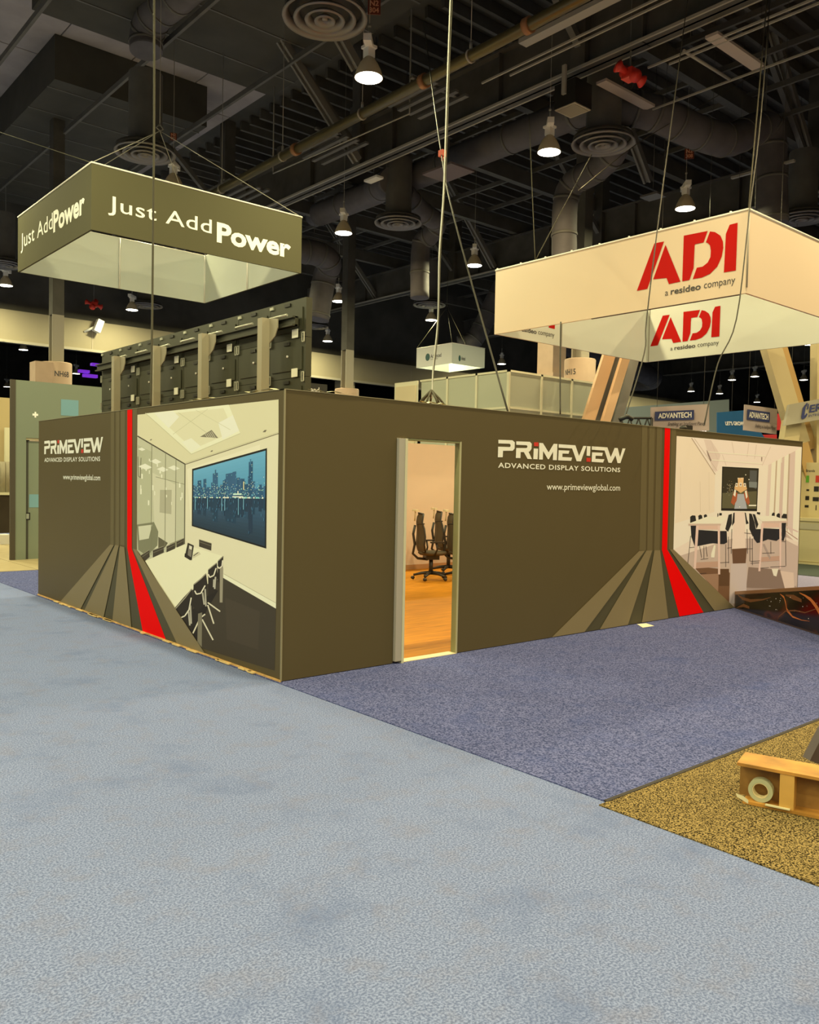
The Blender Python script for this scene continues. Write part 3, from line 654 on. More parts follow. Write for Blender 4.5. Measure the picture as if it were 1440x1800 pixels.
p.poly([(595,128),(1407,40),(1407,234),(870,412),(595,245)], (207,198,146), 2)
p.poly([(640,120),(1120,70),(1187,235),(905,355)], (226,217,166), 3); p.poly([(700,130),(1090,90),(1150,225),(915,325)], (211,203,152), 4)
p.poly([(690,118),(800,106),(835,140),(775,205)], (232,226,176), 5); p.poly([(1060,175),(1145,130),(1180,220),(1085,270)], (232,226,176), 5)
p.poly([(850,285),(905,262),(960,310),(905,345)], (230,223,172), 5)
p.line([(830,115),(1040,265)], 2.5, (184,177,128), 6); p.line([(1000,95),(800,240)], 2.5, (190,183,133), 6); p.line([(930,100),(1130,215)], 2, (190,183,133), 6)
p.poly([(955,255),(1022,215),(1060,262)], (120,112,82), 6)
for k in range(5): p.line([(985+k*9,240-k*4),(1000+k*11,262)], 2.2, (215,206,160), 7)
p.line([(640,118),(905,355),(1187,235)], 4, (190,182,132), 5)
for (x, y, r) in ((1327,222,12), (1022,337,8), (672,272,7)): p.poly([(x-r,y+r*.5),(x,y-r*.5),(x+r,y-r*.6),(x+r*.4,y+r*.5)], (110,100,72), 6)
p.line([(595,250),(872,414)], 7, (72,64,44), 6); p.line([(872,413),(1407,236)], 5, (120,110,78), 6); p.line([(872,405),(1407,228)], 4, (190,182,132), 5)
p.poly([(595,254),(868,416),(866,872),(640,968),(591,905)], (184,180,136), 3)
p.poly([(595,300),(676,340),(676,930),(645,965),(591,905)], (172,170,125), 4)
p.poly([(680,460),(815,530),(815,890),(700,930)], (196,190,146), 4)
p.poly([(591,760),(690,745),(715,800),(710,880),(650,940),(600,905)], (120,118,82), 5); p.poly([(600,770),(680,760),(660,840),(606,850)], (196,192,148), 6)
p.poly([(715,830),(770,865),(755,890),(715,905)], (92,86,58), 5); p.poly([(725,560),(792,560),(790,700),(722,690)], (168,162,122), 5)
p.poly([(780,870),(866,835),(866,872),(790,900)], (140,134,96), 5)
random.seed(4)
for k in range(26):
    x = random.uniform(600, 858); y = random.uniform(350, 640); 
    if y < 330+(x-595)*.55: continue
    ww = random.uniform(4, 9); hh = random.uniform(12, 34); p.poly([(x,y),(x+ww,y+2),(x+ww,y+hh),(x,y+hh)], (226,219,172), 7)
for (x, y, s_) in ((640,425,40),(700,395,34),(740,440,34),(805,432,34),(620,325,22)): p.poly([(x-s_,y),(x,y-s_*.4),(x+s_,y+s_*.15),(x+s_*.1,y+s_*.5)], (229,222,175), 8)
p.line([(700,485),(866,528)], 3, (130,126,90), 7); p.line([(598,368),(600,480),(612,490),(616,375)], 3, (80,74,50), 7)
for x in (676,755,815): p.line([(x+2, 300+(x-676)*.6),(x-2, 935-(x-676)*.35)], 3, (120,115,80), 9)
p.line([(869,412),(866,872)], 6, (96,90,62), 9)
p.poly([(868,418),(1407,240),(1392,1243),(1090,1060),(868,872)], (212,203,155), 3)
p.poly([(880,440),(1300,300),(1300,860),(900,740)], (219,210,163), 4)
p.poly([(1090,1045),(1392,1213),(1392,1243),(1090,1068)], (224,216,168), 5); p.line([(1092,1043),(1392,1211)], 2, (160,152,112), 6)
p.poly([(1088,1066),(1392,1243),(1385,1600),(945,1465),(860,1330),(900,1140)], (60,52,36), 5)
p.poly([(1100,1180),(1300,1260),(1290,1480),(1110,1420)], (66,57,40), 6)
p.poly([(640,970),(868,874),(1089,942),(805,1243)], (222,214,163), 6)
p.poly([(1070,1000),(1089,1010),(1085,1208),(1069,1208)], (146,136,104), 9)
# far chairs
for q in ([(950,845),(1022,868),(1020,910),(950,886)], [(820,858),(862,838),(862,874),(822,892)], [(762,885),(812,862),(812,898),(762,920)], [(683,908),(747,884),(747,920),(684,950)], [(612,938),(664,905),(666,946),(640,968)]):
    p.poly(q, (60,52,36), 8)
    (a1,b1),(a2,b2) = q[0], q[1]; p.line([(a1+3,b1+14),(a2-3,b2+14)], 4, (104,96,68), 9); p.line([(a1,b1),(a2,b2)], 3, (150,142,104), 9)
p.poly([(885,864),(920,880),(908,966),(868,942)], (46,40,28), 9); p.poly([(892,876),(912,885),(905,948),(884,935)], (120,112,88), 10); p.poly([(895,880),(910,887),(907,905),(893,898)], (214,206,166), 11); p.poly([(868,925),(880,930),(905,955),(900,966),(866,945)], (40,34,24), 9)
p.line([(918,940),(945,920)], 4, (60,52,36), 9); p.poly([(912,930),(950,915),(960,930),(915,955)], (200,191,143), 8)
# near chairs
for q in ([(805,1245),(860,1180),(908,1128),(916,1200),(905,1400),(868,1340)], [(918,1105),(960,1075),(990,1040),(998,1100),(990,1215),(940,1260),(915,1230)], [(1002,1020),(1030,995),(1052,980),(1058,1060),(1040,1150),(1002,1170)], [(1058,970),(1075,958),(1090,940),(1086,1010),(1076,1110),(1056,1080)]):
    p.poly(q, (40,33,23), 8)
p.poly([(860,1320),(912,1250),(998,1170),(1040,1130),(1060,1140),(1000,1240),(960,1330),(940,1440),(915,1400)], (34,28,20), 7)
for q in ([(835,1300),(868,1285),(892,1250),(905,1180)], [(925,1140),(935,1160),(960,1155),(985,1110)], [(1003,1045),(1012,1063),(1035,1052),(1048,1010)], [(1056,1000),(1065,1012),(1082,1000),(1086,965)]): p.line(q, 7, (216,206,164), 10)
p.line([(812,1246),(870,1180),(906,1132)], 6, (150,140,106), 9); p.line([(920,1104),(962,1070),(990,1042)], 6, (150,140,106), 9); p.line([(1004,1018),(1052,980)], 5, (150,140,106), 9); p.line([(1060,968),(1088,942)], 5, (150,140,106), 9)
for q in ([(900,1225),(905,1330)], [(890,1260),(897,1340)], [(985,1130),(990,1230)], [(970,1150),(980,1220)], [(1045,1060),(1040,1130)], [(1036,1075),(1034,1120)]): p.line(q, 9, (170,162,130), 10)
for q in ([(1000,1208),(1072,1260)], [(1000,1222),(1035,1330)], [(968,1305),(1031,1424)], [(960,1290),(915,1385)], [(985,1275),(955,1298)], [(925,1432),(955,1442)]): p.line(q, 8, (206,196,154), 10)
p.poly([(945,1272),(968,1265),(966,1465),(940,1440)], (118,110,82), 11)
# the screen in the print
c4 = [(910,440),(1341,320),(1337,898),(908,768)]
p.poly(c4, (22,24,22), 9)
i4 = [(918,449),(1333,334),(1329,885),(915,762)]
def bil(s, t, q=i4): (ax,ay),(bx,by),(cx,cy),(dx,dy) = q; return ((1-s)*(1-t)*ax+s*(1-t)*bx+s*t*cx+(1-s)*t*dx, (1-s)*(1-t)*ay+s*(1-t)*by+s*t*cy+(1-s)*t*dy)
def rect(s0, t0, s1, t1, rgb, L): p.poly([bil(s0,t0), bil(s1,t0), bil(s1,t1), bil(s0,t1)], rgb, L)
for k in range(12): t = k/12; rect(0, t*.5, 1, (t+1/12)*.5, (int(100-28*t), int(160-28*t), int(172-22*t)), 10)
for k in range(12): t = k/12; rect(0, .5+t*.5, 1, .5+(t+1/12)*.5, (int(54-22*t), int(88-40*t), int(106-50*t)), 10)
random.seed(21)
B = []
s = 0
while s < .99:
    ww = random.uniform(.022, .05); h = random.uniform(.14, .27); B.append((s, ww, h)); s += ww*.8
B += [(.06,.05,.30), (.27,.07,.37), (.45,.10,.33), (.545,.05,.34), (.77,.055,.42), (.14,.04,.31)]
for (s, ww, h) in B:
    if s > .83 and s < .99 and h < .3: h *= .55
    c = random.randint(0, 18); e = min(1, s+ww)
    rect(s, .5-h, e, .5, (36+c, 74+c, 96+c), 11); rect(s, .5, e, min(.97, .5+h*.95), (32, 52+c//2, 66+c//2), 11)
rect(.30, .08, .315, .2, (50,90,110), 11); rect(.785, .05, .80, .12, (60,110,130), 11)
for k in range(330):
    b = random.choice(B); s = b[0]+random.random()*b[1]; t = .5-random.random()*b[2]; c = random.choice([(120,190,200),(170,220,205),(86,150,175),(205,232,205)])
    if s < .985: rect(s, t, s+.007, t+.010, c, 12)
for k in range(70):
    b = random.choice(B); s = b[0]+random.random()*b[1]; t = .5+random.random()*b[2]
    if s < .985: rect(s, t, s+.006, min(.99, t+.03), random.choice([(60,104,124),(74,120,136)]), 12)
for k in range(36): s = random.random()*.97; rect(s, .485, s+.02, .502, random.choice([(190,225,205),(140,205,215),(220,232,195)]), 13)
rect(.56,.44,.68,.46,(190,220,205),13); rect(.55,.475,.70,.49,(215,232,205),13); rect(.70,.30,.712,.40,(225,205,140),13); rect(.62,.41,.635,.45,(215,225,190),13)
for s in (.03,.2,.4,.44,.63,.7): rect(s, .5, s+.01, .62+random.random()*.1, (110,160,165), 12)
o = p.build('poster', wl); o['label'] = 'printed photo of a meeting room with a city skyline screen'; clampz(o)

# prints on the right wall
def r1(x, y): return (1180+x/6, 760+y/6)
def r2(x, y): return (1180+x/6, 880+y/6)
def F_(x, y): return (960+x/4.235, 940+y/4.235)
def G_(x, y): return (1100+x/12, 730+y/12)
q = Print('y', 0, (0,-1,0), 'R', lambda x, y: (x, y))
upq = [[G_(345,200), G_(455,210), F_(742,118), F_(694,118)], [G_(500,215), G_(615,225), F_(790,118), F_(752,118)], [G_(660,230), G_(770,250), F_(845,115), F_(803,115)], [G_(965,260), G_(1060,280), F_(948,110), F_(912,110)]]
o = strip_mesh('upper_stripe', 'y', upq, stripe_up, wr, 2); clampz(o)
o = strip_mesh('stripe_ground', 'y', [[F_(700,120), F_(930,118), F_(1300,600), F_(150,760)]], booth_dark, wr, 1); clampz(o)
for qd in ([(690,120),(733,118),(288,745),(40,790)], [(742,118),(788,116),(398,730),(0,0)], ):
    pass
for qd in ([(690,121),(733,119),(282,760),(40,785)], [(744,118),(788,116),(605,700),(395,745)], [(804,115),(846,115),(905,660),(708,690)], [(918,110),(948,110),(1400,560),(1250,600)]):
    o = strip_mesh('floor_stripe', 'y', [[F_(*a) for a in qd]], stripe_lt, wr, 9); clampz(o)
o = strip_mesh('red_stripe', 'y', [[G_(825,240), G_(940,250), F_(901,112), F_(862,112)], [F_(862,112), F_(903,112), F_(1170,610), F_(992,640)]], stripe_red, wr, 3); clampz(o)
def R1(*pts): return [r1(*a) for a in pts]
def R2(*pts): return [r2(*a) for a in pts]
def ln(fn, pts, w, rgb, L): q.line([fn(*a) for a in pts], w/6, rgb, L)
q.poly([r1(58,38), r1(1378,155), r2(1318,1150), r2(655,1150), r2(22,520)], (213,180,142), 1)
q.poly(R1((215,55),(1378,155),(1025,345),(540,355),(475,430)), (208,176,141), 2)
q.poly(R1((345,75),(420,82),(520,240),(470,420),(440,400)), (196,162,130), 3)
for a, b in (((420,95),(495,300)), ((640,100),(665,230)), ((820,115),(800,260)), ((540,235),(580,350)), ((1050,150),(960,350)), ((900,130),(880,280))): ln(r1, [a, b], 6, (188,155,124), 4)
for a, b in (((380,205),(1000,250)), ((430,290),(960,330))): ln(r1, [a, b], 8, (222,192,156), 4); ln(r1, [(a[0],a[1]+9), (b[0],b[1]+9)], 3, (180,148,118), 4)
ln(r1, [(215,60),(465,445)], 9, (160,126,96), 5); ln(r1, [(245,65),(485,405)], 5, (176,142,110), 5)
q.poly(R1((372,185),(385,200),(425,295),(415,310),(385,240)), (130,100,78), 6); q.poly(R1((950,260),(962,262),(958,310),(950,300)), (120,92,70), 6)
q.poly(R1((58,38),(210,58),(462,445),(455,840),(40,960)), (207,174,133), 2); ln(r1, [(305,520),(308,840)], 4, (186,154,116), 4); ln(r1, [(100,370),(98,850)], 3, (190,158,120), 4); ln(r1, [(400,420),(402,830)], 3, (190,158,120), 4)
q.poly(R1((475,430),(540,355),(1025,345),(1020,860),(455,840)), (211,180,146), 3)
for k, (x0, x1, c) in enumerate(((1025,1060,(196,162,130)),(1060,1105,(222,190,148)),(1105,1120,(170,136,100)),(1120,1160,(226,196,150)),(1160,1195,(186,150,120)),(1195,1240,(224,192,148)),(1240,1255,(165,132,98)),(1255,1310,(190,155,125)),(1310,1370,(216,184,150)))):
    yt = 345-(x0-1025)*.53; yt2 = 345-(x1-1025)*.53
    q.poly([r1(x0, yt), r1(x1, yt2), r2(x1-28, 200+(x1-1025)*.6), r2(x0-28, 150+(x0-1025)*.6)], c, 4)
ln(r1, [(1125,320),(1165,260),(1165,320)], 7, (226,196,150), 5)
# floor of the print
q.poly(R2((22,520),(180,470),(480,420),(640,360),(1000,360),(1200,330),(1345,470),(1318,1150),(655,1150)), (176,142,112), 3)
q.poly(R2((22,520),(240,400),(640,330),(1000,340),(1200,380),(1340,440),(1335,480),(1180,400),(640,400),(100,580)), (205,172,136), 4)
q.poly(R2((230,690),(520,720),(620,760),(610,1140),(500,980)), (104,66,38), 5); q.poly(R2((310,780),(500,770),(495,960)), (140,98,66), 6)
q.poly(R2((815,700),(1150,730),(1240,900),(1220,930),(790,920)), (122,92,68), 5); q.poly(R2((1060,720),(1130,720),(1110,800),(1080,790)), (214,182,140), 6); q.poly(R2((1150,740),(1290,760),(1300,930),(1200,930)), (196,158,122), 6)
q.poly(R2((640,510),(800,500),(785,665),(650,665)), (92,58,34), 6); q.poly(R2((500,720),(610,720),(612,900),(505,900)), (84,52,26), 6)
q.poly(R2((665,120),(778,120),(785,500),(640,510)), (206,170,134), 5); q.poly(R2((630,665),(800,660),(790,1100),(612,1080)), (178,148,122), 6)
q.poly(R2((655,930),(1320,900),(1318,1150),(655,1150)), (150,118,92), 4)
ln(r2, [(1205,270),(1340,330)], 14, (190,150,122), 6); ln(r2, [(1205,320),(1335,410)], 10, (160,118,92), 6)
# screen with a generic sculptural figure
q.poly(R1((538,360),(924,380),(905,832),(526,826)), (24,18,12), 5); q.poly(R1((546,372),(914,390),(896,806),(536,800)), (44,36,20), 6)
q.poly(R1((540,640),(904,620),(896,806),(536,800)), (84,72,42), 7); q.poly(R1((830,400),(905,404),(898,600),(825,560)), (74,68,56), 7); q.poly(R1((820,520),(905,525),(904,585),(822,580)), (110,104,86), 8)
q.poly(R1((690,650),(770,650),(800,806),(665,806)), (150,138,122), 9); q.poly(R1((660,620),(700,640),(690,720),(660,770),(628,740)), (150,70,34), 10); q.poly(R1((765,640),(800,610),(830,740),(810,770),(780,720)), (150,70,34), 10)
q.poly(R1((668,600),(684,610),(676,680),(655,660)), (230,200,160), 11); q.poly(R1((775,620),(795,610),(805,680),(790,700)), (230,200,160), 11)
q.poly(R1((680,540),(785,540),(800,600),(732,640),(665,595)), (196,142,82), 10); q.poly(R1((700,480),(764,478),(760,545),(705,545)), (206,152,92), 10)
for a in ((690,555),(732,552),(775,556)): q.poly(R1((a[0]-12,a[1]-20),(a[0]+12,a[1]-20),(a[0]+12,a[1]+18),(a[0]-12,a[1]+18)), (232,206,164), 11); q.poly(R1((a[0]-5,a[1]-10),(a[0]+5,a[1]-10),(a[0]+5,a[1]+8),(a[0]-5,a[1]+8)), (90,40,20), 12)
random.seed(5)
for k in range(60):
    x = random.gauss(630, 35); y = random.gauss(585, 30); s_ = random.uniform(2, 5)
    if 548 < x < 700: q.poly(R1((x,y),(x+s_,y),(x+s_,y+s_),(x,y+s_)), random.choice([(214,170,110),(150,110,60),(236,210,170)]), 9)
for (x, y) in ((785,448),(820,498),(705,485),(745,485),(722,786)): q.poly(R1((x-7,y),(x,y-7),(x+7,y),(x,y+7)), (236,214,180), 12)
q.poly(R1((818,764),(898,764),(896,778),(817,778)), (206,186,150), 12)
# tables and chairs in the print
blk = (34,28,22); wd = (196,150,116); wd2 = (170,124,92)
for pts in ([(200,170),(222,155),(255,158),(268,240),(200,240)], [(285,160),(305,148),(325,155),(332,210),(290,215)], [(343,155),(360,143),(376,150),(383,190),(350,200)], [(487,135),(497,135),(498,178),(487,178)], [(508,130),(534,132),(534,155),(505,158)],
            [(605,150),(640,138),(640,240),(600,330),(570,300)], [(655,130),(670,126),(668,230),(640,270)], [(775,125),(788,130),(800,200),(818,240),(790,250)], [(822,135),(850,140),(880,230),(900,330),(860,380),(825,300)], [(858,140),(885,145),(920,250),(900,300)], [(905,120),(940,125),(935,150),(903,140)], [(1062,140),(1075,125),(1092,130),(1090,170),(1060,168)], [(1110,150),(1128,132),(1148,138),(1148,185),(1112,180)], [(1165,165),(1185,138),(1220,142),(1222,190),(1165,185)]):
    q.poly(R2(*pts), blk, 8)
for pts in ([(205,262),(275,262),(275,480),(245,475),(212,380)], [(285,308),(500,322),(500,455),(440,450),(400,455),(270,482),(262,420)], [(505,320),(585,320),(590,440),(560,458),(505,458)], [(850,300),(950,300),(945,440),(905,447),(870,400)], [(965,290),(1150,300),(1145,400),(1110,425),(1020,408),(965,430)], [(1165,230),(1212,235),(1200,380),(1185,425),(1165,420)]): q.poly(R2(*pts), (30,26,24), 9)
q.poly(R2((180,243),(380,168),(600,176),(525,243)), (216,184,148), 10); q.poly(R2((180,243),(525,243),(522,262),(182,264)), (184,146,114), 10)
q.poly(R2((492,165),(600,165),(590,180),(492,180)), (214,180,140), 9)
q.poly(R2((270,264),(520,262),(500,306),(268,302)), wd, 10)
q.poly(R2((890,165),(1080,160),(1226,212),(960,218)), (216,184,148), 10); q.poly(R2((958,218),(1226,212),(1226,234),(960,236)), (186,148,116), 10); q.poly(R2((960,236),(1160,236),(1150,282),(965,285)), wd, 10)
for pts in ([(262,264),(290,264),(260,718),(234,718)], [(490,262),(514,262),(516,778),(494,778)], [(950,240),(974,240),(940,745),(918,745)], [(1140,236),(1162,236),(1158,716),(1142,716)]): q.poly(R2(*pts), (202,158,126), 11)
for pts in ([(250,652),(495,640),(498,700),(245,716)], [(942,598),(1150,582),(1148,632),(940,645)]): q.poly(R2(*pts), wd2, 10)
for pts in ([(205,370),(175,660)], [(190,497),(245,490)], [(300,480),(320,600)], [(345,480),(345,610)], [(365,480),(380,590)], [(310,620),(390,610)], [(300,770),(370,765)], [(575,460),(575,700)], [(603,380),(605,660)], [(640,300),(632,560)], [(590,500),(640,495)], [(515,655),(610,650)], [(800,300),(805,560)], [(830,380),(830,640)], [(855,400),(857,680)], [(835,640),(935,635)], [(835,660),(930,655)], [(800,510),(860,505)], [(1205,300),(1210,690)], [(1045,700),(1205,692)], [(1050,430),(1050,560)], [(960,555),(1090,550)], [(1165,430),(1205,432)], [(770,340),(860,350)], [(940,712),(1030,706)]): ln(r2, pts, 5, (44,32,24), 12)
q.poly(R2((420,560),(450,470),(468,470),(455,600),(420,600)), (230,204,174), 10); q.poly(R2((965,460),(985,455),(1050,600),(1040,625)), (150,120,96), 11)
o = q.build('poster', wr); o['label'] = 'printed photo of a white room with two long tables'; clampz(o)

# logo lettering
def H_(x, y): return (860+x/5.538, 740+y/5.538)
LG_ = [[(88,183),(225,188),(248,208),(246,268),(228,290),(133,290),(130,353),(83,353),(86,250),(198,254),(206,247),(206,230),(198,222),(88,218)],
 [(262,198),(395,203),(413,222),(410,272),(393,297),(382,300),(415,371),(372,369),(336,303),(305,303),(303,361),(258,360),(262,263),(360,264),(370,256),(370,243),(362,236),(262,232)],
 [(432,268),(475,270),(470,373),(428,371)],
 [(486,213),(522,216),(577,305),(627,222),(663,224),(657,382),(618,381),(621,298),(580,372),(570,372),(524,293),(520,376),(484,375)],
 [(675,285),(780,289),(772,319),(712,317),(711,351),(806,356),(797,388),(670,383)],
 [(675,226),(838,237),(873,340),(915,243),(945,244),(892,393),(850,392),(806,268),(675,260)],
 [(950,245),(985,247),(980,341),(947,338)],
 [(1000,305),(1105,310),(1098,341),(1035,338),(1033,368),(1120,373),(1108,405),(996,398)],
 [(998,247),(1150,257),(1182,352),(1220,262),(1250,264),(1272,352),(1297,267),(1325,268),(1276,410),(1248,410),(1228,335),(1190,408),(1160,406),(1122,288),(998,280)]]
LR_ = [[(435,208),(478,208),(478,247),(435,245)], [(947,358),(988,360),(985,398),(945,396)]]
WR = [[onY(*H_(*a), 0) for a in g] for g in LG_]; WD = [[onY(*H_(*a), 0) for a in g] for g in LR_]
x0 = min(a.x for g in WR for a in g); x1 = max(a.x for g in WR for a in g); z0 = min(a.z for g in WR for a in g); z1 = max(a.z for g in WR for a in g)
dotm = mat('logo_dot_red', (.62, .03, .02), .5)
def plogo(P, parent):
    for gs, m_, nm in ((WR, white_vinyl, 'logo_letters'), (WD, dotm, 'logo_dots')):
        mb = MB()
        for g in gs: mb.face([P((a.x-x0)/(x1-x0), (a.z-z0)/(z1-z0)) for a in g])
        mb.build(nm, m_, parent)
plogo(rectmap((x0, 0, z0), (x1, 0, z1), (0,-.003,0)), wr)
def C7(x, y): return (60+x/10.286, 740+y/10.286)
la = onX(*C7(187,606), 0); lb = onX(*C7(1250,290), 0); lz = onX(*C7(187,372), 0)
zz0 = la.z; zz1 = lz.z+.01
plogo(rectmap((0, la.y, zz0), (0, lb.y, zz1), (-.003,0,0)), wl)
A = onY(*H_(85,455), 0); Bp = onY(*H_(1275,450), 0); A2_ = onY(*H_(90,404), 0)
text('tagline', 'ADVANCED DISPLAY SOLUTIONS', rectmap(A, (Bp.x, 0, A2_.z), (0,-.003,0)), white_vinyl, wr, .018, 0, 1.1)
A = onY(*H_(558,690), 0); Bp = onY(*H_(1272,690), 0); A2_ = onY(*H_(560,606), 0)
text('web_address', 'www.primeviewglobal.com', rectmap(A, (Bp.x, 0, A2_.z), (0,-.003,0)), white_vinyl, wr, .004)
A = onX(*C7(190,742), 0); Bp = onX(*C7(1197,730), 0); A2_ = onX(*C7(190,668), 0)
text('tagline', 'ADVANCED DISPLAY SOLUTIONS', rectmap(A, (0, Bp.y, A2_.z), (-.003,0,0)), white_vinyl, wl, .018, 0, 1.1)
A = onX(*C7(528,1085), 0); Bp = onX(*C7(1200,1070), 0); A2_ = onX(*C7(528,962), 0)
text('web_address', 'www.primeviewglobal.com', rectmap(A, (0, Bp.y, A2_.z), (-.003,0,0)), white_vinyl, wl, .012)

# ------------------------------------------------------------------ LED wall backs with posts
lw = thing('display_wall', (.9, 3.7, 0), 'dark green-black modular display wall seen from behind, on metal posts', 'display wall')
proto = None
def cabinet(y0, z1):
    m = MB(); w_, h_ = .664, .386; x = .9
    m.box((x, y0, z1-h_), (x+.07, y0+w_, z1))
    m.box((x-.012, y0+.05, z1-h_+.07), (x, y0+w_-.05, z1-.09))
    o = m.build('cabinet', led_m, lw)
    r = MB(); r.box((x-.013, y0+w_*.42, z1-.055), (x-.002, y0+w_*.58, z1-.025)); r.box((x-.014, y0, z1-h_+.0), (x-.001, y0+.05, z1-h_+.012)); r.build('hand_slot', black, o)
    return o
lab_m = mat('white_label', (.80,.80,.70), .6); lat_m = mat('latch_metal', (.5,.5,.42), .4, metal=.4)
for i in range(8):
    for j in range(4):
        y0 = 1.06+i*.67; z1 = 3.5-j*.39; o = cabinet(y0, z1)
        for yy in (y0+.005, y0+.625):
            m = MB(); zc = z1-.39
            for a, b in (((yy, zc-.045), (yy, zc+.045)), ((yy, zc+.045), (yy+.035, zc+.045)), ((yy+.035, zc+.045), (yy+.035, zc-.045)), ((yy+.035, zc-.045), (yy, zc-.045))):
                m.bar((.882, a[0], a[1]), (.882, b[0], b[1]), .009, .009, (1,0,0))
            m.build('latch', lat_m, o)
        MB().box((.878, y0+.12, z1-.385), (.888, y0+.22, z1-.30)).build('label_plate', lab_m, o) if i % 1 == 0 else None
        if j == 0: MB().box((.884, y0+.60, z1-.05), (.90, y0+.66, z1-.02)).build('catch', lat_m, o)
        MB().lathe([(.001,-.012),(.012,-.012),(.012,.0)], (.884, y0+.30, z1-.17), 8, 'x').build('port', white_metal, o)
for k, y in enumerate((1.57, 2.88, 4.16, 5.44)):
    ps = MB(); ps.box((.68, y-.045, 0), (.77, y+.045, 3.33)).build('post', alu, lw)
    m = MB(); v = [(X_, yy, zz) for X_ in (.765, .775) for yy, zz in ((y-.045,3.33),(y-.20,3.31),(y-.20,3.22),(y-.15,3.14),(y-.045,3.08))]; m.add(v, [(0,1,2,3,4),(9,8,7,6,5)]+[(k_, (k_+1)%5, 5+(k_+1)%5, 5+k_) for k_ in range(5)]); m.build('bracket', alu, lw)
    MB().box((.755, y+.055, 3.2), (.77, y+.12, 3.3)).build('sticker', mat('sticker', (.75,.5,.42), .6), lw)
m = MB(); m.box((.80, 1.15, 3.22), (.86, 6.42, 3.235)); m.box((.80, 1.15, 3.30), (.86, 6.42, 3.315)); m.box((.83, 1.15, 3.22), (.87, 6.42, 3.315)); m.build('rail', led_m2, lw)
for i in range(7): y = 1.25+i*.67; MB().tube([(.80, y, 3.335), (.80, y+.36, 3.335)], .012, 6).build('handle_bar', lat_m, lw)
# ------------------------------------------------------------------ chairs and table inside
def chair_proto():
    t = thing('office_chair', (0, 0, 0)); ch = mat('chair_black', (.022,.018,.014), .4); ms = mat('mesh_fabric', (.075,.055,.03), .8)
    m = MB(); m.lathe([(.001,.0),(.22,.0),(.25,.03),(.24,.06),(.001,.07)], (.02,0,.44), 20); m.build('seat', ms, t)
    # back: curved mesh in frame, chair faces +x, back at x=-.24
    prof = [(.50,-.22,.20),(.62,-.25,.23),(.76,-.235,.23),(.90,-.245,.19),(1.00,-.27,.15),(1.08,-.26,.15),(1.14,-.24,.12)]
    m = MB(); vs = []; n = 7
    for z, x, w_ in prof:
        for k in range(n): s_ = -1+2*k/(n-1); vs.append((x+.05*s_*s_, w_*s_, z))
    fs = [(i*n+k, i*n+k+1, (i+1)*n+k+1, (i+1)*n+k) for i in range(len(prof)-1) for k in range(n-1)]
    m.add(vs, fs, True); m.build('backrest', ms, t)
    m = MB()
    for s_ in (-1, 1): m.tube([(x+.05, w_*s_, z) for z, x, w_ in prof], .016, 8)
    m.tube([(prof[-1][1]+.05, .12, 1.14), (prof[-1][1], 0, 1.155), (prof[-1][1]+.05, -.12, 1.14)], .016, 8); m.tube([(-.17,.20,.50),(-.2,0,.49),(-.17,-.20,.50)], .016, 8); m.tube([(-.2,.2,.98),(-.27,0,.97),(-.2,-.2,.98)], .012, 6)
    m.build('back_frame', ch, t)
    MB().tube([(-.30,0,.95),(-.33,0,.80),(-.30,0,.62),(-.33,0,.46),(-.24,0,.38),(-.06,0,.36)], .022, 8).build('spine', ch, t)
    m = MB(); m.tube([(-.31,0,1.02),(-.30,.0,1.19),(-.27,0,1.20)], .012, 6); m.bar((-.30,-.11,1.2), (-.30,.11,1.2), .05, .035); m.build('coat_hook', mat('pale_plastic', (.62,.55,.38), .5), t)
    MB().box((-.12,-.10,.36), (.12,.10,.44)).tube([(0,0,.10),(0,0,.38)], .035, 10).build('gas_column', ch, t)
    for k in range(5):
        a = 2*math.pi*k/5+.3; c_, s_ = math.cos(a), math.sin(a)
        lg = MB().tube([(0,0,.13),(.16*c_,.16*s_,.12),(.30*c_,.30*s_,.085)], [.035,.025,.02], 8).build('leg', ch, t)
        MB().lathe([(.001,-.025),(.028,-.025),(.03,0),(.028,.025),(.001,.025)], (.31*c_,.31*s_,.04), 12, 'y').build('caster', ch, lg)
    for s_ in (-1, 1): MB().tube([(-.02,.24*s_,.44),(.02,.27*s_,.55),(.0,.27*s_,.66)], .016, 6).bar((-.10,.27*s_,.67),(.14,.27*s_,.67), .06, .025).build('armrest', ch, t)
    return t
cp = chair_proto()
for i, (x, y, rz, lab) in enumerate(((5.98, 4.74, -.42, 'black mesh office chair inside the doorway, leftmost and nearest'), (6.98, 5.36, -.42, 'black mesh office chair inside the doorway, behind the leftmost one'), (6.50, 4.52, -.45, 'black mesh office chair inside the doorway at right, beside the frame'))):
    o = cp if i == 0 else copy_tree(cp); o.location = (x, y, .012); o.rotation_euler = (0, 0, rz); tag(o, lab, 'chair', 'office chairs inside the booth')
t = thing('meeting_table', (7.4, 4.4, .012), 'pale meeting table glimpsed through the doorway behind the chairs', 'table')
MB().box((7.25, 3.4, .72), (8.5, 5.4, .75)).build('table_top', mat('pale_table', (.72,.62,.42), .4), t)
for x, y in ((7.4,3.5),(8.35,3.5),(7.4,5.25),(8.35,5.25)): MB().box((x-.03,y-.03,.012), (x+.03,y+.03,.72)).build('leg', white_metal, t)
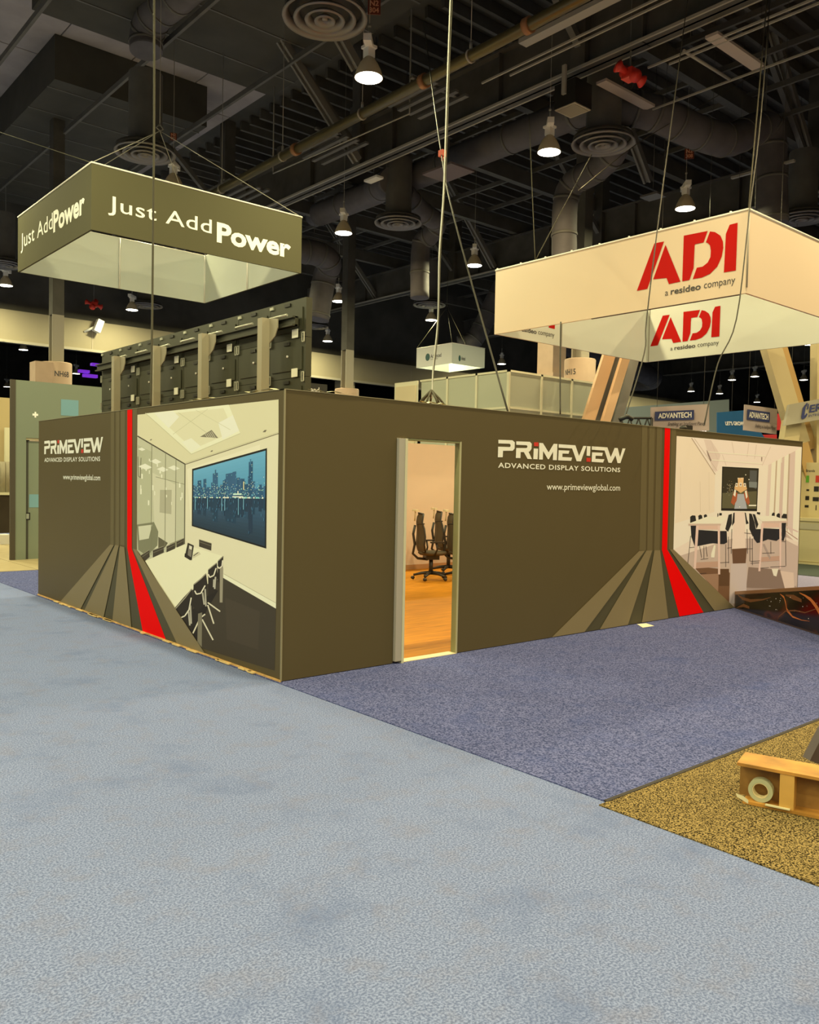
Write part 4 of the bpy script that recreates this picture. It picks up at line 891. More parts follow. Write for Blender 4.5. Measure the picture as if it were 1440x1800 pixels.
# ------------------------------------------------------------------ columns
def column(cpx, cpy, zt, dep_xy, r, lab, label_text, tx, hbeam=True):
    P = dep_xy; t = thing('round_column', (P.x, P.y, 0), lab, 'column')
    MB().lathe([(r,0),(r,zt-.03),(r-.02,zt),(.001,zt)], (P.x,P.y,0), 40).build('sleeve', conc, t)
    if hbeam:
        m = MB(); w_ = .19
        m.box((P.x-w_, P.y-w_, zt), (P.x+w_, P.y-w_+.05, 7.1)); m.box((P.x-w_, P.y+w_-.05, zt), (P.x+w_, P.y+w_, 7.1)); m.box((P.x-.03, P.y-w_+.05, zt), (P.x+.03, P.y+w_-.05, 7.1)); m.build('steel_shaft', mat('shaft_paint', (.34,.31,.25), .6), t)
        m = MB(); m.box((P.x-w_, P.y-w_, 7.1), (P.x+w_, P.y+w_, 15.18)); m.build('dark_shaft', steel_dk, t)
    if label_text:
        (l, r_, tp, bt) = tx
        cxy = P; d = Vector((CAM.x-P.x, CAM.y-P.y)); a0 = math.atan2(d.y, d.x); dist = d.length
        def ang(px):   # angle on the cylinder for pixel column px
            rv = ray(px, (tp+bt)/2); e = Vector((rv.x, rv.y)); e.normalize(); c = Vector((CAM.x-P.x, CAM.y-P.y)); b_ = c.dot(e); s_ = -b_-math.sqrt(max(0, b_*b_-(c.length_squared-r*r))); h = c+e*s_; return math.atan2(h.y, h.x), s_
        aL, sL = ang(l); aR, sR = ang(r_)
        rv = ray((l+r_)/2, tp); k = sL/math.hypot(rv.x, rv.y); zT = CAM.z+rv.z*k; rv = ray((l+r_)/2, bt); zB = CAM.z+rv.z*sL/math.hypot(rv.x, rv.y)
        if aL-aR > math.pi: aL -= 2*math.pi
        if aR-aL > math.pi: aR -= 2*math.pi
        text('lettering', label_text, lambda u, v: Vector((P.x+(r+.006)*math.cos(aL+(aR-aL)*u), P.y+(r+.006)*math.sin(aL+(aR-aL)*u), zB+(zT-zB)*v)), txt_d, t, .02)
    return t
column(0, 0, 5.5, onZ(1020, 632, 5.5), .47, 'round beige column lettered NH15 behind the white panels', 'NH15', (994, 1012, 650, 660))
cn = column(0, 0, 5.5, onZ(99, 638, 5.5), .50, 'round beige column lettered NH6B above the teal panel', 'NH6B', (96, 121, 652, 662))
P = onZ(76, 636, 5.45); MB().box((P.x-.28, P.y-.1, 0), (P.x+.28, P.y+.5, 5.45)).build('side_box', conc, cn)
column(0, 0, 5.5, onZ(610, 684, 5.5), .50, 'small distant beige round column above the booth, right of the display back', None, None)
# extra far shaft left of the NH15 column
t = thing('steel_column', (onZ(955, 640, 5.6).x+4, onZ(955, 640, 5.6).y+3, 0), 'pale square column left of the round NH15 column', 'column'); P = Vector(t['_w'])
MB().box((P.x-.38, P.y-.38, 0), (P.x+.38, P.y+.38, 9.5)).build('shaft', conc, t); MB().box((P.x-.55, P.y-.55, 0), (P.x+.55, P.y+.55, 5.9)).build('sleeve', conc, t)
# ------------------------------------------------------------------ white framed panel wall
oc = thing('panel_wall', (11.6, 8.2, 0), 'tall cream framed panel wall rising behind the booth at centre right', 'wall panels')
OZ = 4.5; C0 = onZ(895, 650, OZ); Lp = onX(740, 667, C0.x); Rp = onY(1054, 690, C0.y)
def octw(a, b, n, ax):
    for k in range(n):
        f0, f1 = k/n, (k+1)/n
        if ax == 'y': y0, y1 = a+(b-a)*f0, a+(b-a)*f1; MB().box((C0.x-.01, y0+.04, 0), (C0.x+.01, y1-.04, OZ-.05)).build('panel', mat('panel_cream', (.40,.42,.34), .6), oc); MB().box((C0.x-.03, y0-.03, 0), (C0.x+.03, y0+.04, OZ)).build('upright', cream, oc); MB().box((C0.x-.026, y0+.04, OZ-.95), (C0.x+.026, y1-.04, OZ-.90)).build('rail', cream, oc)
        else: x0_, x1_ = a+(b-a)*f0, a+(b-a)*f1; MB().box((x0_+.04, C0.y-.01, 0), (x1_-.04, C0.y+.01, OZ-.05)).build('panel', MATS['panel_cream'], oc); MB().box((x1_-.04, C0.y-.03, 0), (x1_+.03, C0.y+.03, OZ)).build('upright', cream, oc); MB().box((x0_+.04, C0.y-.026, OZ-.95), (x1_-.04, C0.y+.026, OZ-.90)).build('rail', cream, oc)
octw(C0.y, Lp.y, 3, 'y'); octw(C0.x, Rp.x, 3, 'x')
MB().box((C0.x-.03, C0.y, OZ-.05), (C0.x+.03, Lp.y, OZ)).box((C0.x-.03, C0.y-.03, OZ-.05), (Rp.x, C0.y+.03, OZ)).build('top_rail', cream, oc)
# lower cream sign with draped fabric, left of it
a = onX(696, 674, C0.x); b = onX(738, 676, C0.x)
t = thing('cream_board', (C0.x, b.y+.05, 0), 'low cream board with a swag, left of the framed panel wall', 'board')
MB().box((C0.x-.04, b.y+.05, 0), (C0.x, a.y, a.z)).build('board', cream, t); MB().box((C0.x-.07, b.y+.10, 0), (C0.x-.04, a.y-.08, a.z-.12)).build('inset', mat('inset_tan', (.6,.52,.36), .7), t)
# ------------------------------------------------------------------ teal booth at left
tb = thing('teal_booth', (1.1, 11.6, 0), 'grey-green booth wall with a door at far left, marked with a small plus', 'booth wall')
tg = mat('grey_green_laminate', (.18, .215, .165), .5); tz = 3.54
TX0 = onY(27, 800, 11.6).x; 
MB().box((TX0, 11.6, 2.42), (5.4, 11.72, tz)).build('upper_panel', tg, tb); MB().box((TX0, 11.6, 0), (TX0+.20, 11.72, 2.42)).build('side_post', tg, tb); MB().box((2.6, 11.6, 0), (5.4, 11.72, 2.42)).build('side_panel', tg, tb)
MB().box((TX0+.20, 11.66, .0), (2.6, 11.70, 2.36)).build('door', tg, tb); MB().box((TX0+.20, 11.62, 2.38), (2.6, 11.75, 2.42)).build('door_head', mat('tan_strip', (.5,.45,.28), .5), tb)
MB().box((TX0-.09, 11.585, 0), (TX0, 11.66, tz)).build('dark_end', mat('dark_brown_end', (.055,.045,.03), .6), tb)
MB().box((TX0+.20, 11.655, 0), (TX0+.26, 11.66, 2.36)).build('door_gap', mat('gap_dark', (.05,.05,.04), .8), tb)
bl = mat('pale_blue_square', (.16, .32, .40), .5)
def sq(l, t_, r_, b_, m, nm, Y=11.6, n=.004):
    P = rectmap(onY(l, b_, Y), onY(r_, t_, Y), (0,-n,0)); mm = MB(); mm.face([P(0,0),P(1,0),P(1,1),P(0,1)]); return mm.build(nm, m, tb)
sq(107, 704, 138, 730, bl, 'blue_square'); sq(51, 869, 70, 892, bl, 'blue_square', 11.66); sq(57, 727.5, 67, 730.5, white_vinyl, 'plus_bar'); sq(60.5, 724, 63.5, 734, white_vinyl, 'plus_bar', 11.6, .005)
sq(44, 901, 53, 914, black, 'frame_plate', 11.655); sq(46, 903, 51, 912, mat('plate_grey', (.3,.33,.3), .5), 'plate_face', 11.655, .006)
# slim dark frame right of the teal wall
tag(MB().box((onY(172, 700, 12.2).x, 12.2, 0), (onY(182, 700, 12.2).x+.5, 12.4, onY(172, 688, 12.2).z)).build('dark_partition', mat('olive_partition', (.10,.10,.07), .6), None, (onY(175,700,12.2).x, 12.2, 0)), 'narrow olive partition between teal wall and display back', 'partition')
# far-left room slice
lr = thing('curtained_backdrop', (0, 16.5, 0), 'beige backdrop with grey curtains glimpsed at the left frame edge', 'backdrop')
def lb(l, t_, r_, b_, Y, m, nm, d=.1): a = onY(l, b_, Y); b = onY(r_, t_, Y); return MB().box((a.x, Y, max(0, a.z)), (b.x, Y+d, b.z)).build(nm, m, lr)
lb(-30, 700, 20, 880, 17.0, mat('tan_back', (.45,.36,.20), .8), 'back_panel'); lb(9, 752, 21, 812, 16.8, cream, 'cream_panel'); 
cm = MB(); a = onY(-30, 866, 16.6); b = onY(20, 812, 16.6); k = 0; x = a.x
while x < b.x: cm.tube([(x, 16.6+.04*(k % 2), a.z), (x, 16.6+.04*(k % 2), b.z)], .07, 6); x += .11; k += 1
o = cm.build('curtain', mat('grey_curtain', (.28,.25,.18), .8), lr)
lb(-30, 866, 20, 870, 16.4, cream, 'shelf_edge', .5); lb(-30, 870, 20, 938, 16.45, mat('dark_skirt', (.03,.02,.012), .8), 'dark_counter', .4)
lb(-30, 940, 19, 958, 15.6, mat('white_plinth', (.7,.68,.68), .6), 'plinth', .4)
# purple lit shelves far away
for k, (l, t_, r_, b_) in enumerate(((162, 639, 176, 642), (140, 651, 158, 654), (148, 659, 172, 662))):
    a = onY(l, b_, 40); b = onY(r_, t_, 40)
    tag(MB().box((a.x, 40, a.z), (b.x, 40.3, b.z)).build('light_bar', mat('purple_glow', (.20,.03,.62), .5, emit=.8), None, (a.x, 40, a.z)), ('purple glowing bar right of the NH6B column, highest and nearest the display back', 'purple glowing bar beside the small lamp, leftmost of three', 'purple glowing bar right of the NH6B column, lowest of three')[k], 'light bar', 'purple light bars')
t = thing('dark_sign', onY(548, 690, 16), 'dark sign with white lettering just right of the display back', 'sign')
P = onY(536, 672, 16); Q = onY(575, 708, 16); MB().box((P.x-.8, 16, Q.z-2), (Q.x, 16.1, P.z)).build('board', black, t)
MB().box((P.x, 16.0, 0), (P.x+.1, 16.1, Q.z-2)).build('leg', black, t)
text('lettering', 'Roland', fitY(16, 531, (561, 688), 678, 688, (0,-.01,0)), white_vinyl, t, .01)
# ------------------------------------------------------------------ right background
def flag(name, px, Dp, m, lab, cat, th=.05):
    """banner from 4 px corners at planar depth"""
    (l1, t1), (r1_, t2), (r2_, b2), (l2, b1) = px
    A = at(l1, t1, Dp); B = at(r1_, t2, Dp*1.0); C = at(r2_, b2, Dp); D_ = at(l2, b1, Dp)
    t = thing(name, (A+B+C+D_)/4, lab, cat); n = fw*th
    MB().add([D_, C, B, A, D_+n, C+n, B+n, A+n], [(0,1,2,3),(7,6,5,4),(0,4,5,1),(1,5,6,2),(2,6,7,3),(3,7,4,0)]).build('banner_face', m, t)
    def P(u, v): return (A*(1-u)+B*u)*v+(D_*(1-u)+C*u)*(1-v)-fw*.02
    return t, P
def sub(P, u0, v0, u1, v1): return lambda u, v: P(u0+(u1-u0)*u, v0+(v1-v0)*v)
def face(P, m, nm, par, off=0): mm = MB(); mm.face([P(0,0)-fw*off, P(1,0)-fw*off, P(1,1)-fw*off, P(0,1)-fw*off]); return mm.build(nm, m, par)
pinkw = mat('banner_white', (.48,.41,.42), .6); navy = mat('navy', (.02,.035,.16), .5)
for (px, Dp, lab, ty) in (([(1144.5,716),(1247,710),(1247,757),(1144,757)], 22, 'white banner with navy name plate above the booth, wider left one', 1), ([(1309.5,711),(1367,719),(1365.5,763.5),(1307.5,756)], 20, 'white banner with navy name plate, smaller and right of the blue one', 2)):
    t, P = flag('name_banner', px, Dp, pinkw, lab, 'banner')
    a = (.065,.52-.12,.74,.86) if ty == 1 else (.07,.42,.76,.80)
    if ty == 1: a = (.065,.34,.735,.70); 
    if ty == 1: R_ = sub(P, .065, .42, .735, .80)
    else: R_ = sub(P, .07, .42, .76, .82)
    face(R_, navy, 'name_plate', t, .01); text('lettering', 'ADVANTECH', sub(lambda u, v: R_(u, v)-fw*.02, .08, .22, .93, .8), white_vinyl, t, .03)
    text('tagline', 'Enabling an Intelligent Planet', sub(P, *((.29,.16,.93,.34) if ty == 1 else (.34,.12,.95,.30))), txt_d, t, .004, .3)
    for u in (.1, .9): A_ = P(u, 1); MB().tube([A_, (A_.x, A_.y, 15.2)], .006, 4).build('wire', steel_md, t)
t, P = flag('blue_banner', [(1261,725),(1311,721),(1345,770),(1261,765)], 24, mat('banner_blue', (.02,.10,.26), .6, spec=.1), 'blue banner with white words LET\'S GROW behind the small white banner', 'banner')
text('lettering', "LET'S GROW", sub(P, .21, .44, .70, .60), white_vinyl, t, .03); A_ = P(.5, 1); MB().tube([A_, (A_.x, A_.y, 15.2)], .006, 4).build('wire', steel_md, t)
t, P = flag('red_banner', [(1362,727),(1416,727),(1416,756),(1362,756)], 26, mat('banner_red', (.45,.01,.02), .6), 'dark red banner behind the yellow frame at right', 'banner'); A_ = P(.5, 1); MB().tube([A_, (A_.x, A_.y, 15.2)], .006, 4).build('wire', steel_md, t)
t, P = flag('red_strip', [(1318,764),(1366,764),(1366,790),(1318,790)], 25, MATS['banner_red'], 'dark red strip peeking over the booth under the small white banner', 'banner'); A_ = P(.5, 0); MB().tube([A_, (A_.x, A_.y, 0)], .02, 4).build('pole', steel_md, t)
t, P = flag('round_emblem_sign', [(1410,758),(1432,758),(1432,800),(1410,800)], 25, black, 'black sign with a white ring emblem seen through the yellow frame', 'sign')
mm = MB(); n = 20
for k in range(n):
    a0, a1 = 2*math.pi*k/n, 2*math.pi*(k+1)/n
    f_ = lambda a, r_: P(.5+r_*math.cos(a), .42+r_*.55*math.sin(a))-fw*.01
    mm.face([f_(a0,.42), f_(a1,.42), f_(a1,.30), f_(a0,.30)])
mm.build('ring_emblem', mat('ring_pale', (.55,.5,.45), .6), t); A_ = P(.5, 0); MB().tube([A_, (A_.x, A_.y, 0)], .02, 4).build('pole', steel_md, t)
# blue-grey backdrop fabric box
t, P = flag('fabric_backdrop', [(1086,717),(1282,702),(1282,780),(1086,780)], 36, mat('blue_grey_fabric', (.18,.22,.24), .8), 'wide blue-grey fabric wall in the distance behind the banners', 'backdrop'); A_ = P(.5, 0); MB().box((A_.x-1, A_.y-1, 0), (A_.x+1, A_.y+1, A_.z)).build('base', MATS['blue_grey_fabric'], t)
t, P = flag('window_screen', [(1212,754),(1242,756),(1242,768),(1212,766)], 27, mat('bright_screen', (.8,.75,.8), .5, emit=.7), 'bright white gridded light strip just above the booth edge', 'screen')
mm = MB()
for k in range(6): u = k/6; R_ = sub(P, u, 0, u+.03, 1); mm.face([R_(0,0)-fw*.02, R_(1,0)-fw*.02, R_(1,1)-fw*.02, R_(0,1)-fw*.02])
mm.build('mullion', txt_d, t); A_ = P(.5, 0); MB().tube([A_, (A_.x, A_.y, 0)], .03, 4).build('pole', steel_md, t)
# low black truss
t = thing('lighting_truss', onZ(1120, 738, 3.6), 'low black lighting truss seen just above the booth wall', 'truss'); a = at(1092, 735, 17); b = at(1146, 735, 17); m = MB(); m.tube([a, b], .025, 6); m.tube([a-Vector((0,0,.25)), b-Vector((0,0,.25))], .025, 6)
for k in range(7): u = k/7; m.tube([a.lerp(b, u)-Vector((0,0,.25*(k % 2))), a.lerp(b, u+1/7)-Vector((0,0,.25*((k+1) % 2)))], .015, 5)
for e in (a, b): m.tube([e, (e.x, e.y, 0)], .03, 6)
m.build('truss_frame', black, t)
# black bag on the wall top
P = onY(1206, 757, .04); t = thing('black_device', (P.x, .04, BH+.006), 'small black device sitting on top of the booth wall', 'device')
MB().lathe([(.001,.0),(.05,.0),(.05,.03),(.035,.05),(.001,.055)], (P.x-.05, .05, BH+.006), 12).build('knob', black, t); MB().box((P.x-.05, .015, BH+.006), (P.x+.12, .065, BH+.065)).build('body', black, t)
# yellow slanted frames
yl = mat('pale_yellow_laminate', (.56,.49,.29), .5); orr = mat('peach_laminate', (.62,.40,.24), .5); shade = mat('shaded_laminate', (.22,.22,.21), .6)  # the grey colour stands in for shade on the peach beams' sides
def beamp(t, a, b, Dp, wpx, m, nm, th=.3, mats=None):
    A = at(*a, Dp); B = at(*b, Dp); B = A + (B-A)*((A.z)/(A.z-B.z)) if False else B
    w_ = wpx/F*Dp; mm = MB(); mm.bar(A, B, w_, th, (fw.x, fw.y, 0)); return mm.build(nm, m, t)
YD = 19.6
t = thing('slanted_frame', at(1403, 985, YD), 'pale yellow slanted timber frame of a booth at far right', 'frame structure')
beamp(t, (1346, 580), (1405, 780), YD, 27, yl, 'slanted_beam', .35); beamp(t, (1405, 780), (1428, 866), YD, 20, MATS.get('ochre_laminate') or mat('ochre_laminate', (.48,.32,.12), .5), 'slanted_beam', .35)
beamp(t, (1364, 590), (1423, 790), YD+.2, 18, MATS['ochre_laminate'], 'slanted_beam', .3); beamp(t, (1442, 590), (1439, 983), YD+.1, 22, yl, 'post', .35); beamp(t, (1392, 740), (1376, 840), YD-.2, 26, yl, 'slanted_beam', .3)
beamp(t, (1376, 840), (1374, 983), YD-.2, 22, yl, 'post', .3); beamp(t, (1500, 590), (1497, 983), YD+.1, 22, yl, 'post', .35)
t = thing('slanted_frame', at(1060, 960, 21), 'peach slanted timber frame right of the NH15 column', 'frame structure')
beamp(t, (1078, 600), (1018, 790), 21.0, 20, orr, 'slanted_beam'); beamp(t, (1092, 600), (1034, 790), 21.4, 16, shade, 'slanted_beam'); beamp(t, (1108, 600), (1046, 800), 20.6, 14, orr, 'slanted_beam'); beamp(t, (1122, 600), (1068, 800), 21.2, 16, shade, 'slanted_beam')
for px in (1032, 1057): A_ = at(px, 795, 21); MB().box((A_.x-.25, A_.y-.25, 0), (A_.x+.25, A_.y+.25, A_.z+.1)).build('foot', shade, t)
# hexagon company sign
t, P = flag('company_sign', [(1388,711),(1500,690),(1500,728),(1380,748)], 19.0, mat('sign_greyish', (.36,.35,.28), .6), 'pale grey sign with dark hexagon emblem, cut by the right frame edge', 'sign', .12)
mm = MB()
for pts in ([(.22,.25),(.25,.15),(.30,.28),(.28,.36),(.265,.32),(.265,.72),(.235,.78),(.22,.7)], [(.235,.80),(.27,.74),(.29,.86),(.275,.93)], [(.29,.84),(.31,.88),(.31,.62),(.285,.58)], [(.285,.42),(.31,.38),(.30,.26),(.27,.16)]): mm.face([P(*z) for z in pts])
mm.build('hexagon_emblem', navy, t); text('lettering', 'ERM', sub(P, .33, .42, .66, .78), navy, t, .03); text('lettering', 'INTEGRATIO', sub(P, .33, .22, .66, .33), navy, t, .01)
# kiosk
kx = 15.4; kk = thing('product_counter', (kx, 1.6, 0), 'cream product display counter with small icons at far right', 'display counter')
lam = mat('cream_laminate', (.60,.53,.31), .5); ztop = onX(1412, 812, kx).z; zc = onX(1410, 910, kx).z
MB().box((kx+.45, -.6, 0), (kx+.6, 3.2, ztop)).build('back_panel', lam, kk); MB().box((kx, -.6, zc-.07), (kx+.45, 2.95, zc)).build('counter_top', lam, kk); MB().box((kx+.04, -.6, .0), (kx+.45, 2.9, zc-.07)).build('cabinet', lam, kk)
for i in range(3): y1 = 2.85-i*.75; MB().box((kx+.02, y1-.66, .08), (kx+.04, y1, zc-.3)).build('cabinet_door', lam, kk); MB().box((kx+.02, y1-.66, zc-.26), (kx+.04, y1, zc-.12)).build('drawer', mat('drawer_grey', (.45,.42,.3), .5), kk)
MB().box((kx-.03, -.6, 0.0), (kx+.04, 2.95, .06)).build('plinth', lam, kk)
def kp(l, t_, r_, b_): return rectmap(onX(l, b_, kx+.45), onX(r_, t_, kx+.45), (-.006,0,0))
text('lettering', 'Diversity of Brands', kp(1388, 825, 1433, 831), txt_d, kk, .01)
face2 = lambda P, m, nm: MB().face([P(0,0),P(1,0),P(1,1),P(0,1)]).build(nm, m, kk)
face2(kp(1417,836,1423,848), mat('icon_green', (.12,.42,.04), .5), 'brand_card'); face2(kp(1434,836,1443,848), mat('icon_red', (.55,.05,.03), .5), 'brand_card')
for (l, t_, r_, b_) in ((1416,872,1423,879),(1415,888,1422,892),(1429,874,1440,881),(1434,888,1436,897),(1431,855,1440,864),(1418,860,1423,863)): face2(kp(l, t_, r_, b_), black, 'product_picture')
tag(box('dark_green_carpet', (12.9, -2, 0), (22, 3.0, .02), mat('green_carpet', (.03,.05,.045), .9)), 'dark green carpet strip under the cream counter', 'carpet')
tag(box('aisle_runner', (BX+.05, -1.2, .006), (12.85, 7.5, .016), carpet('pale_lilac_carpet', (.18,.18,.33), (.30,.30,.48), .12, 150, (.22,.22,.36), .3)), 'pale lilac carpet right of the booth end', 'carpet')

# ------------------------------------------------------------------ wedge display
A0 = Vector((7.47, -.01, .008)); B0 = Vector((6.23, -1.72, .008)); dn = (B0-A0).normalized(); side = Vector((-dn.y, dn.x, 0))
if side.dot(CAM-A0) > 0: side = -side
EL = 3.0; E0 = A0+dn*EL; hz = lambda s: .235+.162*s
wd_ = thing('video_display', A0, 'dark glossy video display with glowing orange swirls lying at the right edge', 'display')
TK = .10
m = MB(); v = [A0, E0, E0+Vector((0,0,hz(EL))), A0+Vector((0,0,hz(0)))]; v2 = [p_+side*TK for p_ in v]
m.add(v+v2, [(0,1,2,3),(7,6,5,4),(0,4,5,1),(1,5,6,2),(2,6,7,3),(3,7,4,0)]); m.build('housing', mat('display_frame', (.10,.065,.045), .3), wd_)
sc = bpy.data.materials.new('nebula_screen'); sc.use_nodes = True; nt = sc.node_tree; b = nt.nodes['Principled BSDF']; b.inputs['Base Color'].default_value = (.01,.006,.003,1); b.inputs['Roughness'].default_value = .15
tc = nt.nodes.new('ShaderNodeTexCoord'); nz = nt.nodes.new('ShaderNodeTexNoise'); nz.inputs['Scale'].default_value = 1.1; nz.inputs['Detail'].default_value = 2; nz.inputs['Distortion'].default_value = 1.4
rp = nt.nodes.new('ShaderNodeValToRGB'); el = rp.color_ramp.elements; el[0].position = .42; el[0].color = (.006,.004,.0015,1); el[1].position = .72; el[1].color = (.30,.07,.012,1); e = el.new(.55); e.color = (.035,.022,.006,1); e = el.new(.60); e.color = (.22,.05,.01,1); e = el.new(.63); e.color = (.05,.02,.006,1)
nt.links.new(tc.outputs['Object'], nz.inputs['Vector']); nt.links.new(nz.outputs['Fac'], rp.inputs[0]); nt.links.new(rp.outputs[0], b.inputs['Emission Color']); b.inputs['Emission Strength'].default_value = .2
f = side*-.003
MB().face([A0+dn*.03+Vector((0,0,.02))+f, E0-dn*.03+Vector((0,0,.02))+f, E0-dn*.03+Vector((0,0,hz(EL)-.05))+f, A0+dn*.03+Vector((0,0,hz(0)-.05))+f]).build('screen', sc, wd_)
MB().add([A0+Vector((0,0,hz(0)-.045))+f, E0+Vector((0,0,hz(EL)-.045))+f, E0+Vector((0,0,hz(EL)))+f, A0+Vector((0,0,hz(0)))+f], [(0,1,2,3)]).build('bezel', mat('copper_bezel', (.42,.24,.13), .3, metal=.4), wd_)
def dpt(x_, y_):
    r_ = ray(x_, y_); n_ = side; return CAM + r_*((A0-CAM).dot(n_)/r_.dot(n_)) + f*1.5
swm = mat('orange_swirl', (.42,.12,.025), .4, emit=.35); swd = mat('dim_swirl', (.12,.045,.012), .4, emit=.35)
def swirl(pts, w_, m_):
    mb = MB()
    for (ax, ay, k0_), (bx, by, k1_) in zip(pts, pts[1:]): mb.face([dpt(ax, ay-w_*k0_), dpt(bx, by-w_*k1_), dpt(bx, by+w_*k1_), dpt(ax, ay+w_*k0_)])
    mb.build('swirl', m_, wd_)
swirl([(1372,1044,.3),(1379,1050,1.6),(1382,1060,2.6),(1384,1072,2.4),(1394,1084,1.2),(1410,1090,.5),(1424,1092,.2)], 1.3, swm)
swirl([(1406,1042,.3),(1416,1047,1.2),(1426,1054,2.2),(1434,1064,3),(1444,1080,4)], 1.5, swm)
swirl([(1366,1094,.3),(1370,1084,.8),(1382,1074,1),(1398,1073,1),(1416,1077,.8),(1442,1068,.4)], 1.2, swd)
swirl([(1298,1046,.5),(1306,1052,2),(1320,1056,2),(1342,1054,1),(1356,1050,.3)], 1.3, swd)
swirl([(1296,1068,.4),(1308,1064,2),(1318,1068,1.6)], 1.4, swd); swirl([(1382,1046,.5),(1396,1050,2.5),(1410,1056,1.5)], 1.8, swd)
mm = MB(); random.seed(9)
for k in range(26):
    s_ = random.uniform(.9, 2.6); z_ = random.uniform(.1, hz(s_)-.1); c = A0+dn*s_+Vector((0,0,z_))+f*2; r_ = random.choice((.003,.004,.006)); mm.face([c+dn*r_*math.cos(a)+Vector((0,0,r_*math.sin(a))) for a in [j*math.pi/3 for j in range(6)]])
mm.build('star_dots', mat('star_glow', (.9,.8,.65), .5, emit=.3), wd_)
# ------------------------------------------------------------------ wooden box with tape roll
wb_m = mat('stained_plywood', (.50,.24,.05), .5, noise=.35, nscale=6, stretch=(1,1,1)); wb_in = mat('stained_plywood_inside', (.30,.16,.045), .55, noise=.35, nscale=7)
O = onZ(1293.5, 1410, .006); E = onZ(1440, 1441, .006); dx = (E-O).normalized(); dy = Vector((-dx.y, dx.x, 0)); 
if dy.dot(CAM-O) > 0: dy = -dy
LB, DB, HB, TB = .9, .22, .215, .016
O = Vector((O.x, O.y, .008))
wbx = thing('wooden_box', O, 'open orange-stained plywood box with divider on the gold carpet', 'box')
def wbox(nm, s0, s1, d0, d1, z0_, z1_, m):
    v = [O+dx*s+dy*d+Vector((0,0,z)) for z in (z0_, z1_) for s, d in ((s0,d0),(s1,d0),(s1,d1),(s0,d1))]
    return MB().add(v, [(3,2,1,0),(4,5,6,7),(0,1,5,4),(1,2,6,5),(2,3,7,6),(3,0,4,7)]).build(nm, m, wbx)
wbox('bottom_board', .035, LB, 0, DB, 0, TB, wb_m); wbox('top_board', 0, LB, -.0, DB, HB-TB, HB, wb_m); wbox('back_board', 0, LB, DB-.13, DB-.115, TB, HB-TB, wb_in); wbox('side_board', LB-TB, LB, 0, DB, TB, HB-TB, wb_m)
wbox('divider', .215, .285, .004, DB-.13, TB, HB-TB, mat('divider_pale', (.62,.36,.10), .5, noise=.15, nscale=5)); wbox('divider', .60, .66, .004, DB-.13, TB, HB-TB, MATS['divider_pale'])
mm = MB(); sv = [(-.004,0),(.0,.035),(.035,.012),(.065,.0),(.065,-.002),(.03,-.002)]; mm.face([O+dx*(s+.0)+dy*-.002+Vector((0,0,z+.002)) for s, z in ((.0,.045),(.005,.028),(.064,.002),(.064,.022),(.04,.038))]); mm.build('torn_edge', mat('pale_torn_wood', (.82,.76,.55), .7), wbx)
mm = MB(); mm.bar(O+dx*.15+dy*-.004+Vector((0,0,TB+.004)), O+dx*.27+dy*-.004+Vector((0,0,TB+.004)), .02, .006); mm.build('putty', mat('putty', (.72,.66,.45), .7), wbx)
tc_ = O+dx*.118+dy*.048+Vector((0,0,TB+.062)); tr = thing('tape_roll', O+dx*.118+dy*.048+Vector((0,0,TB)), 'roll of pale green masking tape standing inside the wooden box', 'tape')
mm = MB(); R_o, R_i, wt = .062, .040, .024; vs = []; n = 36
ax1 = dx; ax2 = Vector((0,0,1)); nn = -dy
prof = [(R_o, -wt), (R_o, wt), (R_i+.002, wt), (R_i+.002, -wt)]
for r_, o_ in prof:
    for k in range(n): a = 2*math.pi*k/n; vs.append(tc_+ax1*(r_*math.cos(a))+ax2*(r_*math.sin(a))+nn*o_)
fs = [(i*n+k, i*n+(k+1) % n, ((i+1) % 4)*n+(k+1) % n, ((i+1) % 4)*n+k) for i in range(4) for k in range(n)]
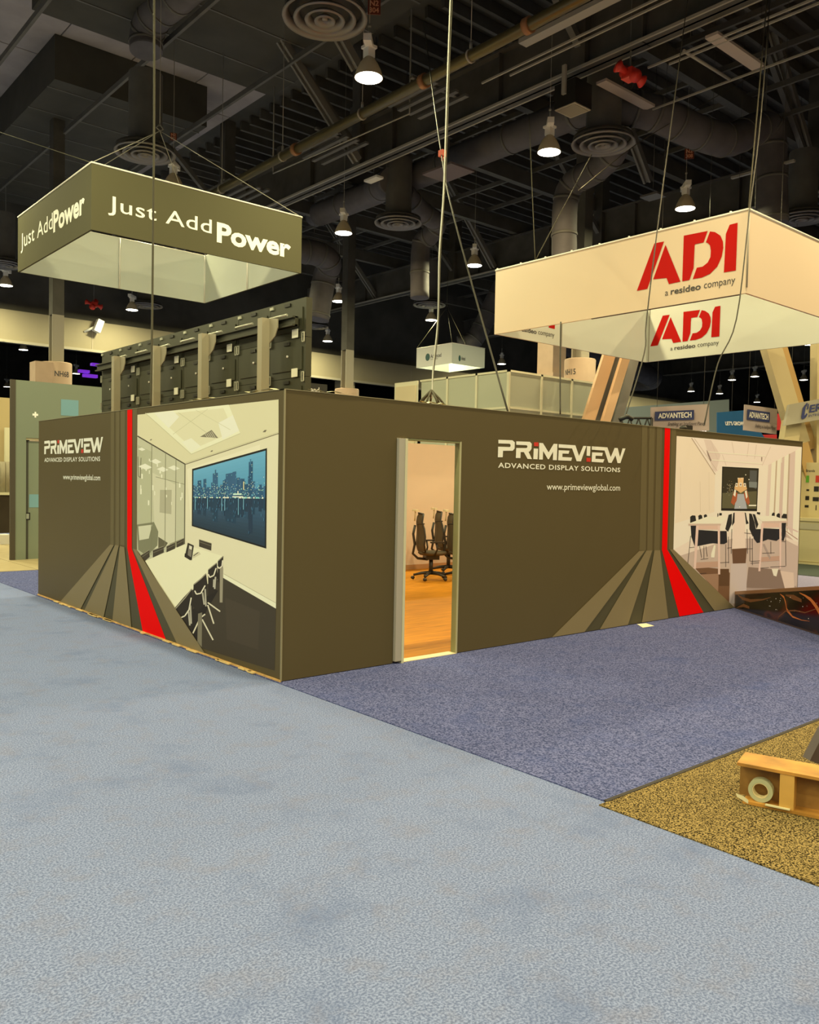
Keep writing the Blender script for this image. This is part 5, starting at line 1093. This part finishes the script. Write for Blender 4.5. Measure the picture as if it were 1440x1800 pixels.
mm.add(vs, fs); mm.build('tape', mat('pale_green_tape', (.50,.52,.36), .55), tr)
mm = MB(); vs = []
for r_, o_ in [(R_i+.001, -wt+.002), (R_i+.001, wt-.001), (R_i-.003, wt-.001), (R_i-.003, -wt+.002)]:
    for k in range(n): a = 2*math.pi*k/n; vs.append(tc_+ax1*(r_*math.cos(a))+ax2*(r_*math.sin(a))+nn*o_)
mm.add(vs, fs); mm.build('core', mat('cardboard_core', (.78,.66,.40), .7), tr)
# dark panel leaning on the box at the frame edge
C = onZ(1411, 1330, .226)
v1 = onZ(1446, 1272, .42); a = C; 
t = thing('dark_case', a, 'dark case with grey edge resting on the wooden box at the right edge', 'case')
e1 = (at(1442, 1270, (C-CAM).dot(fw)+.25)-a); e2 = (at(1470, 1352, (C-CAM).dot(fw)-.02)-a); e3 = Vector((dy.x, dy.y, .02))*.10
v = [a, a+e2, a+e2+e1, a+e1]; th_ = (at(1424, 1337, (C-CAM).dot(fw)-.06)-a)
MB().add([a, a+e1, a+e1+th_, a+th_], [(0,1,2,3),(3,2,1,0)]).build('edge_face', mat('case_edge', (.10,.08,.09), .4), t)
MB().add([a+th_, a+e1+th_, a+e1+th_+e2, a+th_+e2], [(0,1,2,3),(3,2,1,0)]).build('front_face', mat('case_front', (.04,.018,.014), .3), t)
MB().add([a, a+th_, a+th_+e2, a+e2], [(0,1,2,3),(3,2,1,0)]).add([a, a+e1, a+e1+e2, a+e2], [(0,1,2,3)]).build('under_face', black, t)
# paper scrap by the wall
P = onZ(1135, 1099, .009); m = MB(); a = [onZ(*z, .0105) for z in ((1120,1097),(1136,1095.5),(1150,1100),(1130,1103))]; a2 = [p_+Vector((0,0,-.003)) for p_ in a]
m.add(a+a2, [(0,1,2,3),(7,6,5,4),(0,4,5,1),(1,5,6,2),(2,6,7,3),(3,7,4,0)]); tag(m.build('paper_scrap', mat('cream_paper', (.82,.76,.6), .7), None, P), 'small cream paper scrap on the purple carpet beside the wall', 'paper')

for o in COL.objects:
    if '_w' in o.keys(): del o['_w']
